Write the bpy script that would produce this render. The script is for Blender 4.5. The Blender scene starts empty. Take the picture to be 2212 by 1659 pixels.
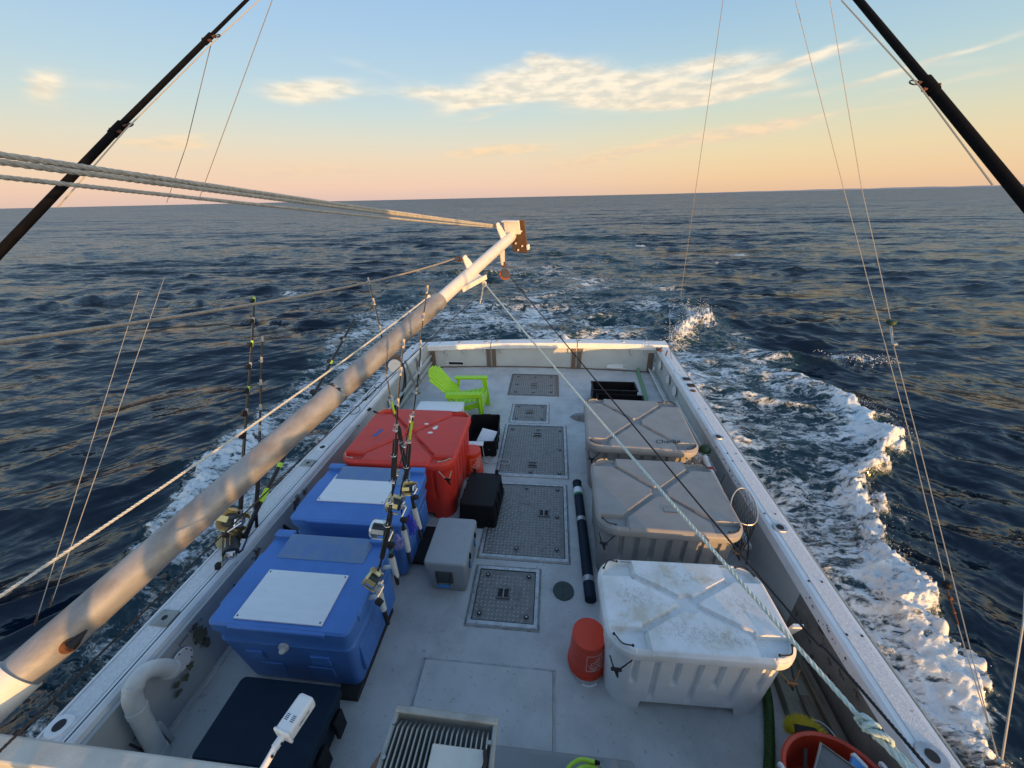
import bpy, math, random
import numpy as np
from mathutils import Vector, Matrix
R = math.radians
random.seed(7); rng = np.random.default_rng(11)
scene = bpy.context.scene
col = scene.collection

# ------------------------------------------------------------------ camera
cam_data = bpy.data.cameras.new('camera'); cam = bpy.data.objects.new('camera', cam_data); col.objects.link(cam)
cam_data.sensor_width = 36; cam_data.lens = 830 / 2212 * 36; cam_data.clip_start = 0.05; cam_data.clip_end = 90000
m = Matrix(((0.994878, -0.0255117, 0.0978106, 0), (0.0991010, 0.4368396, -0.8940639, 0), (-0.0199185, 0.8991776, 0.4371303, 3.5), (0, 0, 0, 1)))
cam.matrix_world = m
scene.camera = cam

# ------------------------------------------------------------------ light
SUN_EL = R(3.6)
SUN_DIR = Vector((-0.495 * math.cos(SUN_EL), 0.869 * math.cos(SUN_EL), -math.sin(SUN_EL))).normalized()   # the way the light travels
sd = bpy.data.lights.new('sun', 'SUN'); sun = bpy.data.objects.new('sun', sd); col.objects.link(sun)
sun.rotation_euler = SUN_DIR.to_track_quat('-Z', 'Y').to_euler(); sun.location = (10, -20, 8)
sd.energy = 5.0; sd.angle = R(0.6); sd.color = (1.0, 0.52, 0.16)
scene.view_settings.view_transform = 'Standard'; scene.view_settings.look = 'None'
scene.view_settings.exposure = 0.18; scene.view_settings.gamma = 1.0; scene.view_settings.use_curve_mapping = False

def lin(c):
    f = lambda v: v / 12.92 if v <= .04045 else ((v + .055) / 1.055) ** 2.4
    return tuple(f(v / 255) for v in c) + (1.0,)

class NT:
    def __init__(s, tree): s.t = tree; s.n = tree.nodes; s.l = tree.links
    def node(s, kind, **kw):
        n = s.n.new(kind)
        for k, v in kw.items():
            if isinstance(v, (bpy.types.NodeSocket,)): s.l.new(v, n.inputs[k])
            else: setattr(n, k, v)
        return n
    def inp(s, n, i, v):
        if isinstance(v, bpy.types.NodeSocket): s.l.new(v, n.inputs[i])
        else: n.inputs[i].default_value = v
    def math(s, op, a, b=0.0, c=0.0, clamp=False):
        n = s.n.new('ShaderNodeMath'); n.operation = op; n.use_clamp = clamp
        s.inp(n, 0, a); s.inp(n, 1, b)
        if op in ('MULTIPLY_ADD', 'SMOOTH_MIN', 'COMPARE'): s.inp(n, 2, c)
        return n.outputs[0]
    def vmath(s, op, a, b=(0, 0, 0)):
        n = s.n.new('ShaderNodeVectorMath'); n.operation = op; s.inp(n, 0, a)
        if op == 'SCALE': s.inp(n, 3, b)
        else: s.inp(n, 1, b)
        return n.outputs[0]
    def comb(s, x, y, z):
        n = s.n.new('ShaderNodeCombineXYZ'); s.inp(n, 0, x); s.inp(n, 1, y); s.inp(n, 2, z); return n.outputs[0]
    def noise(s, vec, scale, detail=4, rough=.55, dist=0.0, out=0):
        n = s.n.new('ShaderNodeTexNoise'); s.inp(n, 'Vector', vec); s.inp(n, 'Scale', scale); n.inputs['Detail'].default_value = detail
        n.inputs['Roughness'].default_value = rough; n.inputs['Distortion'].default_value = dist
        return n.outputs[out]
    def mix(s, f, a, b, blend='MIX'):
        n = s.n.new('ShaderNodeMix'); n.data_type = 'RGBA'; n.blend_type = blend
        s.inp(n, 0, f); s.inp(n, 6, a); s.inp(n, 7, b); return n.outputs[2]
    def step(s, v, lo, hi):
        n = s.n.new('ShaderNodeMapRange'); n.interpolation_type = 'SMOOTHSTEP'
        s.inp(n, 0, v); s.inp(n, 1, lo); s.inp(n, 2, hi); n.inputs[3].default_value = 0; n.inputs[4].default_value = 1
        return n.outputs[0]
    def ramp(s, f, stops, interp='LINEAR'):
        n = s.n.new('ShaderNodeValToRGB'); s.inp(n, 0, f); cr = n.color_ramp; cr.interpolation = interp
        while len(cr.elements) < len(stops): cr.elements.new(0.5)
        for e, (p, c) in zip(cr.elements, stops): e.position = p; e.color = c
        return n.outputs[0]

# ------------------------------------------------------------------ sky (dusk, the sun low behind the camera)
world = bpy.data.worlds.new('World'); scene.world = world; world.use_nodes = True
w = NT(world.node_tree); w.n.clear()
tc = w.n.new('ShaderNodeTexCoord')
dirn = w.vmath('NORMALIZE', tc.outputs['Generated'])
sep = w.n.new('ShaderNodeSeparateXYZ'); w.l.new(dirn, sep.inputs[0])
dx, dy, dz = sep.outputs
el = w.math('MULTIPLY', w.math('ARCSINE', dz), 180 / math.pi)
az = w.math('MULTIPLY', w.math('ARCTAN2', dx, dy), 180 / math.pi)
elr = w.math('DIVIDE', w.math('MAXIMUM', el, 0.0), 90.0)
anti = w.ramp(elr, [(0, lin((222, 192, 182))), (.016, lin((232, 200, 180))), (.045, lin((226, 203, 182))), (.07, lin((212, 207, 194))), (.1, lin((191, 206, 208))),
                    (.135, lin((173, 200, 217))), (.19, lin((156, 190, 222))), (.25, lin((143, 181, 221))), (.5, lin((132, 170, 214))), (1, lin((124, 162, 208)))])
side = w.ramp(elr, [(0, lin((228, 190, 158))), (.016, lin((234, 199, 160))), (.045, lin((228, 207, 170))), (.07, lin((214, 209, 182))), (.1, lin((192, 207, 200))),
                    (.135, lin((170, 199, 211))), (.19, lin((150, 186, 215))), (.25, lin((136, 176, 216))), (.5, lin((128, 166, 210))), (1, lin((124, 162, 208)))])
glow = w.ramp(elr, [(0, lin((255, 206, 140))), (.05, lin((255, 222, 168))), (.14, lin((255, 238, 206))), (.3, lin((216, 222, 226))), (.5, lin((160, 188, 220))), (1, lin((128, 166, 212)))])
# cosine between view direction and the sun's azimuth: -1 = opposite the sun
ca = w.math('ADD', w.math('MULTIPLY', dx, 0.495), w.math('MULTIPLY', dy, -0.869))
c1 = w.mix(w.step(ca, -1.0, -0.62), anti, side)
c2 = w.mix(w.step(ca, -0.1, 1.0), c1, glow)
# clouds: (azimuth, elevation, half width, half height, tilt, strength)
clouds = [(-1, 11.2, 9, .55, .05, .5), (6, 10.6, 7, .5, -.03, .5), (-24, 10.9, 3.5, .35, .1, .4), (-30.5, 10.8, 2.7, .75, .08, 1.0), (-26, 11.5, 2.4, .5, .12, .75), (-22.5, 13.4, 2.4, .35, -.2, .3), (-50, 9.4, 1.1, .8, .5, .85), (-46.5, 9.7, 2.6, .6, .1, .3),
          (-14, 11.3, 4.0, .7, -.05, .85), (-8.5, 10.7, 4.5, .55, .18, .9), (-3.0, 12.2, 5.5, 1.15, .10, 1.25), (-1.2, 13.7, 1.7, .55, -.1, 1.4), (3.5, 11.7, 6.0, 1.0, -.06, 1.2), (8.8, 10.8, 5.5, .85, -.08, 1.0), (5.5, 9.9, 6.0, .55, .02, .35),
          (12, 9.9, 7.0, .8, 0, .65), (17.5, 12.3, 4.2, .65, -.03, 1.0), (21, 10.7, 6.5, .45, .15, .9), (25.3, 11.6, 2.8, .32, .35, .75), (18, 9.7, 7.0, .35, .05, .75), (30, 9.0, 8, .3, .06, .4),
          (-7, 5.3, 5.0, .5, .05, 1.2), (-11, 5.0, 3.2, .35, .05, .35), (-9, 9.0, 2.6, .22, .1, .4), (22.5, 6.1, 5.0, .42, .08, 1.0), (30, 7.0, 7.0, .2, .05, .45), (10, 4.9, 7.5, .45, .12, .75), (14, 6.0, 3.2, .25, 0, .35), (4, 3.8, 6, .3, .14, .35),
          (-43.5, 5.4, 3.4, .45, .03, 1.0), (-40.5, 6.3, 2.6, .28, .1, .4), (36, 10.1, 3.2, .25, .22, .6), (38, 8.6, 6, .25, .1, .35), (-29, 3.5, 6.5, .45, 0, .55), (-36, 2.9, 5, .3, 0, .2)]
flowv = w.comb(w.math('MULTIPLY', az, .16), w.math('MULTIPLY', el, .62), 0.0)
wob = w.math('SUBTRACT', w.noise(flowv, .7, 3, .5), .5)
wob2 = w.math('SUBTRACT', w.noise(w.vmath('ADD', flowv, (7.3, 2.1, 4.4)), .7, 4, .55), .5)
azw = w.math('ADD', az, w.math('MULTIPLY', wob, 6.0)); elw = w.math('ADD', el, w.math('MULTIPLY', wob2, 1.6))
tot = None
for (a, e, wa, we, tilt, s) in clouds:
    da = w.math('SUBTRACT', azw, a)
    de = w.math('SUBTRACT', w.math('SUBTRACT', elw, e), w.math('MULTIPLY', da, tilt))
    q = w.math('ADD', w.math('POWER', w.math('ABSOLUTE', w.math('DIVIDE', da, wa)), 2.0), w.math('POWER', w.math('ABSOLUTE', w.math('DIVIDE', de, we)), 2.0))
    g = w.math('MULTIPLY', w.math('EXPONENT', w.math('MULTIPLY', q, -.62)), s * 1.15)
    tot = g if tot is None else w.math('ADD', tot, g)
# clouds elsewhere in the sky, behind and overhead, of the same thin kind
other = w.math('MULTIPLY', w.step(w.noise(w.vmath('MULTIPLY', dirn, (2.0, 2.0, 7.0)), 1.6, 5, .55), .56, .8), w.step(w.math('ABSOLUTE', az), 52.0, 75.0))
tot = w.math('ADD', tot, w.math('MULTIPLY', other, .6))
streak = w.noise(w.comb(w.math('MULTIPLY', w.math('SUBTRACT', az, w.math('MULTIPLY', el, 2.2)), .10), w.math('MULTIPLY', w.math('SUBTRACT', el, w.math('MULTIPLY', az, .10)), .55), 0.0), 1.6, 4, .5, .3)
cl = w.math('MULTIPLY', tot, w.math('ADD', .44, w.math('MULTIPLY', streak, .95)))
cl = w.math('MULTIPLY', w.step(cl, .04, 1.0), .95)
shade = w.step(w.noise(w.vmath('ADD', flowv, (1.0, 5.0, 0)), 2.2, 4, .55), .35, .65)
hi = w.ramp(elr, [(0, lin((232, 196, 170))), (.06, lin((240, 208, 174))), (.11, lin((250, 232, 206))), (.16, lin((255, 240, 218))), (1, lin((240, 236, 230)))])
lo = w.ramp(elr, [(0, lin((206, 180, 170))), (.06, lin((222, 202, 178))), (.12, lin((214, 208, 196))), (1, lin((190, 200, 212)))])
cc = w.mix(shade, lo, hi)
skyc = w.mix(cl, c2, cc)
nish = w.n.new('ShaderNodeTexSky'); nish.sky_type = 'NISHITA'; nish.sun_disc = False
nish.sun_elevation = SUN_EL; nish.sun_rotation = math.atan2(0.495, -0.869); nish.air_density = 1.2; nish.dust_density = 1.5
bg1 = w.n.new('ShaderNodeBackground'); w.l.new(skyc, bg1.inputs[0]); w.inp(bg1, 1, w.math('ADD', .89, w.math('MULTIPLY', w.math('MULTIPLY', w.step(ca, -.2, 1.0), w.step(el, 55.0, 0.0)), 1.3)))   # the sunset side of the sky is the bright one
bg2 = w.n.new('ShaderNodeBackground'); w.l.new(nish.outputs[0], bg2.inputs[0]); bg2.inputs[1].default_value = 0.035
addb = w.n.new('ShaderNodeAddShader'); w.l.new(bg1.outputs[0], addb.inputs[0]); w.l.new(bg2.outputs[0], addb.inputs[1])
wo = w.n.new('ShaderNodeOutputWorld'); w.l.new(addb.outputs[0], wo.inputs[0])

# ------------------------------------------------------------------ helpers
def tag(o, label=None, cat=None, group=None, kind=None):
    if label: o['label'] = label
    if cat: o['category'] = cat
    if group: o['group'] = group
    if kind: o['kind'] = kind
    return o
ORG = {}
def thing(name, label, cat, loc=(0, 0, 0), group=None, rotz=None):
    o = bpy.data.objects.new(name, None); col.objects.link(o); o.location = loc; o.rotation_euler = (0, 0, rotz or 0)
    o.empty_display_size = .1
    ORG[o.name] = Vector((0, 0, 0)) if rotz is not None else Vector(loc)   # a rotated thing has its parts built round its own origin
    return tag(o, label, cat, group)

class MB:
    def __init__(s): s.v = []; s.f = []
    def add(s, vs, fs):
        b = len(s.v); s.v.extend([tuple(map(float, p)) for p in vs]); s.f.extend([tuple(i + b for i in f) for f in fs]); return s
    def box(s, c, d, rot=None, taper=1.0):
        x, y, z = d[0] / 2, d[1] / 2, d[2] / 2
        vs = [Vector((sx * x * (taper if sz < 0 else 1), sy * y * (taper if sz < 0 else 1), sz * z)) for sz in (-1, 1) for sy in (-1, 1) for sx in (-1, 1)]
        if rot is not None: vs = [rot @ p for p in vs]
        vs = [p + Vector(c) for p in vs]
        return s.add(vs, [(0, 2, 3, 1), (4, 5, 7, 6), (0, 1, 5, 4), (2, 6, 7, 3), (1, 3, 7, 5), (0, 4, 6, 2)])
    def tube(s, pts, rad, n=8, caps=True, closed=False):
        P = [Vector(p) for p in pts]; m_ = len(P)
        if not hasattr(rad, '__len__'): rad = [rad] * m_
        T = []
        for i in range(m_):
            a = P[(i - 1) % m_] if (closed or i > 0) else P[i]; b = P[(i + 1) % m_] if (closed or i < m_ - 1) else P[i]
            T.append((b - a).normalized())
        ref = Vector((0, 0, 1)) if abs(T[0].z) < .9 else Vector((1, 0, 0))
        u = T[0].cross(ref).normalized(); vs = []
        for i in range(m_):
            u = (u - T[i] * u.dot(T[i])).normalized(); vv = T[i].cross(u)
            for k in range(n):
                a = 2 * math.pi * k / n; vs.append(P[i] + (u * math.cos(a) + vv * math.sin(a)) * rad[i])
        fs = []
        for i in range(m_ if closed else m_ - 1):
            j = (i + 1) % m_
            for k in range(n): fs.append((i * n + k, i * n + (k + 1) % n, j * n + (k + 1) % n, j * n + k))
        if caps and not closed: fs.append(tuple(range(n))[::-1]); fs.append(tuple(range((m_ - 1) * n, m_ * n)))
        return s.add(vs, fs)
    def disc(s, c, axis, r, h, n=20):
        a = Vector(axis).normalized(); c = Vector(c); return s.tube([c - a * h / 2, c + a * h / 2], r, n)
    def lathe(s, c, axis, prof, n=24):
        a = Vector(axis).normalized(); c = Vector(c); return s.tube([c + a * h for r, h in prof], [r for r, h in prof], n)
    def prism(s, poly, z0, z1):
        n = len(poly); return s.add([(x, y, z0) for x, y in poly] + [(x, y, z1) for x, y in poly],
            [tuple(range(n))[::-1], tuple(range(n, 2 * n))] + [(i, (i + 1) % n, n + (i + 1) % n, n + i) for i in range(n)])
    def loft(s, rings, closed=True, cap0=True, cap1=True):
        n = len(rings[0]); vs = [p for r in rings for p in r]; fs = []
        for i in range(len(rings) - 1):
            for k in range(n if closed else n - 1): fs.append((i * n + k, i * n + (k + 1) % n, (i + 1) * n + (k + 1) % n, (i + 1) * n + k))
        if cap0: fs.append(tuple(range(n))[::-1])
        if cap1: fs.append(tuple(range((len(rings) - 1) * n, len(rings) * n)))
        return s.add(vs, fs)
    def sphere(s, c, r, n=12, mrings=8, sq=(1, 1, 1)):
        rings = []
        for i in range(mrings + 1):
            t = math.pi * i / mrings; rr = max(math.sin(t), .02)
            rings.append([(c[0] + r * sq[0] * rr * math.cos(2 * math.pi * k / n), c[1] + r * sq[1] * rr * math.sin(2 * math.pi * k / n), c[2] - r * sq[2] * math.cos(t)) for k in range(n)])
        return s.loft(rings)
    def build(s, name, mt, parent=None, loc=None, bevel=0, smooth=True, seg=2, ang=.55):
        org = Vector((0, 0, 0))
        if parent is not None:
            root = parent
            while root.parent: root = root.parent
            org = ORG.get(root.name, Vector(root.location))
        elif loc is not None: org = Vector(loc)
        me = bpy.data.meshes.new(name); me.from_pydata([(x - org.x, y - org.y, z - org.z) for x, y, z in s.v], [], s.f)
        me.materials.append(mt)
        if smooth:
            me.polygons.foreach_set('use_smooth', [True] * len(me.polygons)); me.set_sharp_from_angle(angle=ang)
        o = bpy.data.objects.new(name, me); col.objects.link(o)
        if parent is not None: o.parent = parent
        elif loc is not None: o.location = loc
        if parent is None: ORG[o.name] = org
        if bevel:
            b = o.modifiers.new('bevel', 'BEVEL'); b.width = bevel; b.segments = seg; b.limit_method = 'ANGLE'; b.angle_limit = R(35)
        return o

def rrect(w_, l_, r, n=6, z=0, cx=0, cy=0):
    pts = []
    for (sx, sy, a0) in ((1, -1, -90), (1, 1, 0), (-1, 1, 90), (-1, -1, 180)):
        for k in range(n + 1):
            a = R(a0 + 90 * k / n); pts.append((cx + sx * (w_ / 2 - r) + r * math.cos(a), cy + sy * (l_ / 2 - r) + r * math.sin(a), z))
    return pts
def perim(w_, l_, r, N):
    """N evenly spaced points with normals round a rounded rectangle"""
    segs = []; hx, hy = w_ / 2 - r, l_ / 2 - r
    segs = [('l', (-hx, -l_ / 2), (hx, -l_ / 2), (0, -1)), ('a', (hx, -hy), -90), ('l', (w_ / 2, -hy), (w_ / 2, hy), (1, 0)), ('a', (hx, hy), 0),
            ('l', (hx, l_ / 2), (-hx, l_ / 2), (0, 1)), ('a', (-hx, hy), 90), ('l', (-w_ / 2, hy), (-w_ / 2, -hy), (-1, 0)), ('a', (-hx, -hy), 180)]
    L = [2 * hx, r * math.pi / 2, 2 * hy, r * math.pi / 2] * 2; tot_ = sum(L); out = []
    for i in range(N):
        d = tot_ * i / N; k = 0
        while d > L[k]: d -= L[k]; k += 1
        sg = segs[k]; t = d / L[k]
        if sg[0] == 'l': out.append((sg[1][0] + (sg[2][0] - sg[1][0]) * t, sg[1][1] + (sg[2][1] - sg[1][1]) * t, sg[3][0], sg[3][1]))
        else:
            a = R(sg[2] + 90 * t); out.append((sg[1][0] + r * math.cos(a), sg[1][1] + r * math.sin(a), math.cos(a), math.sin(a)))
    return out

def resample(pts, step):
    P = [Vector(p) for p in pts]; out = [P[0]]
    for a, b in zip(P, P[1:]):
        n = max(1, int((b - a).length / step)); out += [a.lerp(b, (i + 1) / n) for i in range(n)]
    return out
def spline(pts, n=8):
    P = [Vector(p) for p in pts]; P = [P[0] * 2 - P[1]] + P + [P[-1] * 2 - P[-2]]; out = []
    for i in range(1, len(P) - 2):
        for k in range(n):
            t = k / n; a, b, c, d = P[i - 1:i + 3]
            out.append(.5 * ((2 * b) + (c - a) * t + (2 * a - 5 * b + 4 * c - d) * t * t + (3 * b - a - 3 * c + d) * t ** 3))
    out.append(P[-2]); return out
def sag(a, b, s, n=24):
    a, b = Vector(a), Vector(b); return [a.lerp(b, i / n) - Vector((0, 0, s * 4 * (i / n) * (1 - i / n))) for i in range(n + 1)]
def rope_mb(pts, r, strands=3, pitch=None, n=6, mb=None):
    mb = mb or MB(); pitch = pitch or r * 7.5
    P = resample(pts, pitch / 7); T = [(P[min(i + 1, len(P) - 1)] - P[max(i - 1, 0)]).normalized() for i in range(len(P))]
    ref = Vector((0, 0, 1)) if abs(T[0].z) < .9 else Vector((1, 0, 0)); u = T[0].cross(ref).normalized(); fr = []
    for t in T: u = (u - t * u.dot(t)).normalized(); fr.append((u.copy(), t.cross(u)))
    for s_ in range(strands):
        q = []; d = 0
        for i, p in enumerate(P):
            if i: d += (P[i] - P[i - 1]).length
            a = 2 * math.pi * (d / pitch + s_ / strands); q.append(p + (fr[i][0] * math.cos(a) + fr[i][1] * math.sin(a)) * r * .5)
        mb.tube(q, r * (.56 if strands == 3 else .36), n)
    return mb

# ------------------------------------------------------------------ materials
MATS = {}
def mat(name, c, c2=None, rough=.5, metal=0, scale=6, amt=.5, bump=.0, bscale=60, spots=None, spec=.5, detail=5, lo=.35, hi_=.7, coat=0, rvar=0, stretch=(1, 1, 1)):
    if name in MATS: return MATS[name]
    mt = bpy.data.materials.new(name); mt.use_nodes = True; t = NT(mt.node_tree); bs = t.n['Principled BSDF']
    co = t.n.new('ShaderNodeTexCoord').outputs['Object']; co = t.vmath('MULTIPLY', co, stretch)
    col_ = c
    if c2:
        f = t.math('MULTIPLY', t.step(t.noise(co, scale, detail, .6), lo, hi_), amt); col_ = t.mix(f, c, c2)
    for (sc, lo2, hi2, cs) in (spots or []):
        col_ = t.mix(t.step(t.noise(co, sc, 6, .65, .3), lo2, hi2), col_, cs)
    t.inp(bs, 'Base Color', col_); bs.inputs['Metallic'].default_value = metal
    if rvar: t.inp(bs, 'Roughness', t.math('ADD', rough - rvar / 2, t.math('MULTIPLY', t.noise(co, scale * 2.3, 4), rvar)))
    else: bs.inputs['Roughness'].default_value = rough
    bs.inputs['Specular IOR Level'].default_value = spec
    if coat: bs.inputs['Coat Weight'].default_value = coat; bs.inputs['Coat Roughness'].default_value = .15
    if bump:
        b = t.n.new('ShaderNodeBump'); b.inputs['Strength'].default_value = bump; b.inputs['Distance'].default_value = .01
        t.inp(b, 'Height', t.noise(co, bscale, 4, .6)); t.l.new(b.outputs[0], bs.inputs['Normal'])
    MATS[name] = mt; return mt
def C(r, g, b): return (r, g, b, 1)
DIRT = C(.16, .14, .10); RUST = C(.20, .07, .025)
M = dict(
 deck=mat('deck_paint', C(.52, .525, .52), C(.40, .405, .40), .75, scale=3, amt=.85, bump=.45, bscale=170, spots=[(1.3, .56, .74, C(.38, .385, .38)), (3.1, .62, .70, C(.33, .33, .315)), (11, .70, .76, C(.30, .22, .14)), (150, .58, .68, C(.31, .32, .325)), (28, .60, .68, C(.30, .32, .33)), (7, .66, .8, C(.30, .30, .29)), (90, .66, .74, C(.6, .63, .65))], spec=.3),
 cap=mat('cap_paint', C(.74, .75, .76), C(.6, .61, .62), .6, scale=5, amt=.5, bump=.1, spots=[(60, .70, .75, C(.24, .22, .2))]),
 cap_tread=mat('nonskid_paint', C(.60, .61, .62), C(.74, .75, .76), .85, scale=45, amt=.9, bump=.7, bscale=110, spots=[(14, .66, .74, C(.35, .28, .22))], spec=.2),
 bulwark=mat('bulwark_paint', C(.44, .46, .46), C(.35, .36, .35), .6, scale=2.5, amt=.7, bump=.1, spots=[(4.5, .64, .66, C(.11, .10, .07)), (50, .7, .74, C(.2, .18, .14))]),
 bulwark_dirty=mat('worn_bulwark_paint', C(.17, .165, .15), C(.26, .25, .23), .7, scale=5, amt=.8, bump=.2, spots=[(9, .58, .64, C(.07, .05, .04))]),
 transom=mat('transom_paint', C(.50, .52, .51), C(.42, .44, .43), .55, scale=3, amt=.7, bump=.06),
 hull=mat('hull_paint', C(.55, .57, .58), C(.4, .41, .4), .4, scale=2, amt=.5),
 rustwood=mat('rusted_post', C(.13, .11, .09), C(.17, .085, .045), .8, scale=9, amt=.9, bump=.4, spots=[(20, .62, .7, C(.25, .22, .18))]),
 alu=mat('boom_aluminium', C(.34, .335, .33), C(.19, .175, .16), .5, 0.35, scale=9, amt=.8, bump=.12, bscale=40, spots=[(26, .68, .76, C(.15, .11, .08)), (3.5, .60, .78, C(.22, .15, .11))], rvar=.25, stretch=(1, .5, 1)),
 alubright=mat('hatch_aluminium', C(.50, .51, .52), C(.32, .33, .34), .45, .7, scale=20, amt=.8, bump=.1),
 tread=mat('tread_plate', C(.20, .195, .185), C(.14, .13, .12), .5, .45, scale=14, amt=.7, bump=.15, spots=[(5, .6, .8, C(.16, .14, .12))]),
 boompaint=mat('boom_white_paint', C(.70, .67, .62), C(.6, .56, .5), .5, scale=14, amt=.5, bump=.08),
 rusty=mat('rusty_iron', C(.16, .065, .03), C(.07, .035, .02), .8, .3, scale=30, amt=.8, bump=.5, bscale=80),
 blackmetal=mat('black_metal', C(.015, .015, .017), C(.03, .03, .03), .35, .2, scale=30),
 pole=mat('outrigger_black', C(.004, .004, .005), C(.008, .007, .007), .8, 0, scale=12, amt=.7, bump=.2, spec=.08),
 white_tub=mat('white_polyethylene', C(.80, .81, .82), C(.70, .70, .69), .42, scale=7, amt=.5, bump=.05),
 grey_tub=mat('grey_polyethylene', C(.275, .268, .262), C(.225, .22, .216), .5, scale=5, amt=.8, bump=.08, spots=[(9, .68, .8, C(.30, .29, .28)), (60, .72, .76, C(.45, .43, .4))]),
 red_tub=mat('red_polyethylene', C(.62, .038, .022), C(.50, .034, .022), .45, scale=4, amt=.8, bump=.06, spots=[(5, .68, .85, C(.22, .05, .04))]),
 blue_tub=mat('blue_polyethylene', C(.065, .19, .52), C(.05, .155, .44), .42, scale=4, amt=.8, bump=.05, spots=[(6, .64, .85, C(.10, .17, .31)), (30, .68, .76, C(.16, .28, .55))]),
 blue_dirty=mat('scuffed_blue', C(.15, .23, .36), C(.09, .19, .42), .5, scale=6, amt=.8, bump=.05),
 white_panel=mat('white_board', C(.74, .77, .80), C(.66, .69, .72), .45, scale=7, amt=.5, spots=[(11, .67, .74, C(.40, .43, .46))], stretch=(1, 3, 1)),
 navy=mat('navy_plastic', C(.006, .017, .034), C(.009, .024, .045), .6, spec=.2, scale=9),
 black=mat('black_plastic', C(.006, .006, .008), C(.010, .010, .012), .55, scale=9, bump=.05, spec=.25),
 grey_cooler=mat('cooler_grey', C(.30, .32, .335), C(.26, .275, .29), .5, scale=9, bump=.05),
 orange=mat('bucket_orange', C(.78, .055, .014), C(.66, .045, .012), .38, scale=9, amt=.6),
 lime=mat('lime_plastic', C(.33, .66, .014), C(.28, .57, .012), .4, scale=9, amt=.5),
 styro=mat('white_foam', C(.76, .78, .80), C(.68, .70, .71), .65, scale=12, bump=.1),
 pvc=mat('pvc_white', C(.62, .63, .61), C(.48, .48, .45), .4, scale=9, amt=.6, spots=[(12, .68, .76, C(.3, .26, .2))]),
 white=mat('white_plastic', C(.72, .73, .73), C(.62, .62, .62), .35, scale=12, amt=.4),
 rope_white=mat('rope_white', C(.60, .61, .58), C(.42, .44, .42), .8, scale=60, amt=.8, bump=.5, bscale=300),
 rope_green=mat('rope_pale_green', C(.55, .66, .64), C(.38, .5, .47), .8, scale=60, amt=.8, bump=.5, bscale=300),
 rope_grey=mat('rope_weathered', C(.46, .45, .41), C(.28, .27, .24), .85, scale=60, amt=.8, bump=.5, bscale=300),
 wire=mat('wire_rope', C(.30, .26, .21), C(.42, .37, .31), .55, .2, scale=60, amt=.8),
 rope_black=mat('rope_black', C(.014, .014, .018), C(.03, .03, .03), .8, scale=60, bump=.3),
 line=mat('thin_line', C(.20, .19, .17), None, .6), line_pale=mat('pale_line', C(.42, .38, .30), None, .6),
 gold=mat('reel_gold', C(.85, .70, .36), C(.7, .55, .26), .38, 1, scale=30, amt=.5), silver=mat('reel_silver', C(.85, .85, .8), C(.65, .65, .62), .32, 1, scale=30),
 rodblack=mat('rod_black', C(.010, .010, .012), None, .25), foam_grip=mat('grip_black', C(.014, .013, .013), C(.025, .025, .025), .85, scale=70, bump=.3),
 limewrap=mat('lime_wrap', C(.42, .68, .03), None, .4), chrome=mat('chrome', C(.6, .6, .6), None, .15, 1), spool=mat('spool_line', C(.035, .045, .055), None, .5),
 ink=mat('marker_ink', C(.012, .012, .014), None, .7), logo=mat('faded_white_print', C(.85, .66, .6), C(.75, .5, .42), .6, scale=30, amt=.7), dullink=mat('dark_print', C(.10, .02, .012), None, .7),
 bluetape=mat('blue_tape', C(.03, .10, .32), None, .6), glove=mat('glove_blue', C(.03, .035, .42), C(.02, .02, .3), .5, scale=20), cloth=mat('violet_cloth', C(.13, .14, .42), C(.3, .32, .55), .8, scale=30),
 wood=mat('weathered_wood', C(.16, .145, .11), C(.09, .075, .055), .85, scale=6, amt=.9, bump=.5, bscale=40, stretch=(6, .6, 6)),
 wood_grey=mat('grey_driftwood', C(.27, .26, .25), C(.17, .16, .15), .85, scale=18, amt=.9, bump=.5, stretch=(1, 6, 1)),
 hose_green=mat('hose_green', C(.045, .10, .02), C(.03, .06, .015), .45, scale=20), hose_pale=mat('pale_green_strap', C(.17, .30, .16), C(.12, .22, .12), .6, scale=10),
 neon=mat('neon_hose', C(.38, .62, .04), C(.28, .5, .03), .45, scale=25, amt=.7, bump=.2),
 yellow=mat('yellow_bristle', C(.50, .42, .02), C(.34, .28, .02), .8, scale=80, amt=.7), steel=mat('stainless', C(.42, .41, .39), C(.28, .27, .25), .3, .9, scale=20),
 dustysteel=mat('dull_tray', C(.12, .115, .11), C(.17, .165, .155), .5, .3, scale=5, amt=.8), bluepack=mat('blue_packet', C(.05, .22, .5), C(.08, .3, .6), .4, scale=12),
 redbasket=mat('basket_red', C(.50, .045, .018), C(.38, .035, .018), .4, scale=9, amt=.6), green_float=mat('float_green', C(.01, .04, .02), C(.02, .06, .03), .5, scale=15),
 roof=mat('roof_paint', C(.50, .50, .46), C(.38, .37, .33), .5, scale=7, amt=.8, bump=.1, spots=[(22, .64, .74, C(.25, .21, .16))]), varnish=mat('glossy_roof', C(.30, .27, .20), C(.21, .19, .14), .12, scale=4, amt=.7, coat=.5),
 flood=mat('floodlight_cast', C(.32, .33, .31), C(.20, .20, .18), .5, .2, scale=14, amt=.7, spots=[(25, .66, .74, C(.14, .09, .06))]), label_plate=mat('label_plate', C(.50, .51, .47), C(.42, .42, .38), .5, scale=20),
 greybox=mat('grey_deck_box', C(.22, .235, .24), C(.18, .19, .19), .6, scale=4, amt=.7, bump=.1), darkgreen=mat('deck_plate_green', C(.018, .032, .026), C(.03, .045, .04), .35, scale=12, spots=[(9, .68, .72, C(.2, .22, .22))]),
 window=mat('dark_glass', C(.01, .012, .014), None, .05), pink=mat('pink_wrap', C(.6, .08, .2), None, .5),
)

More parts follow.
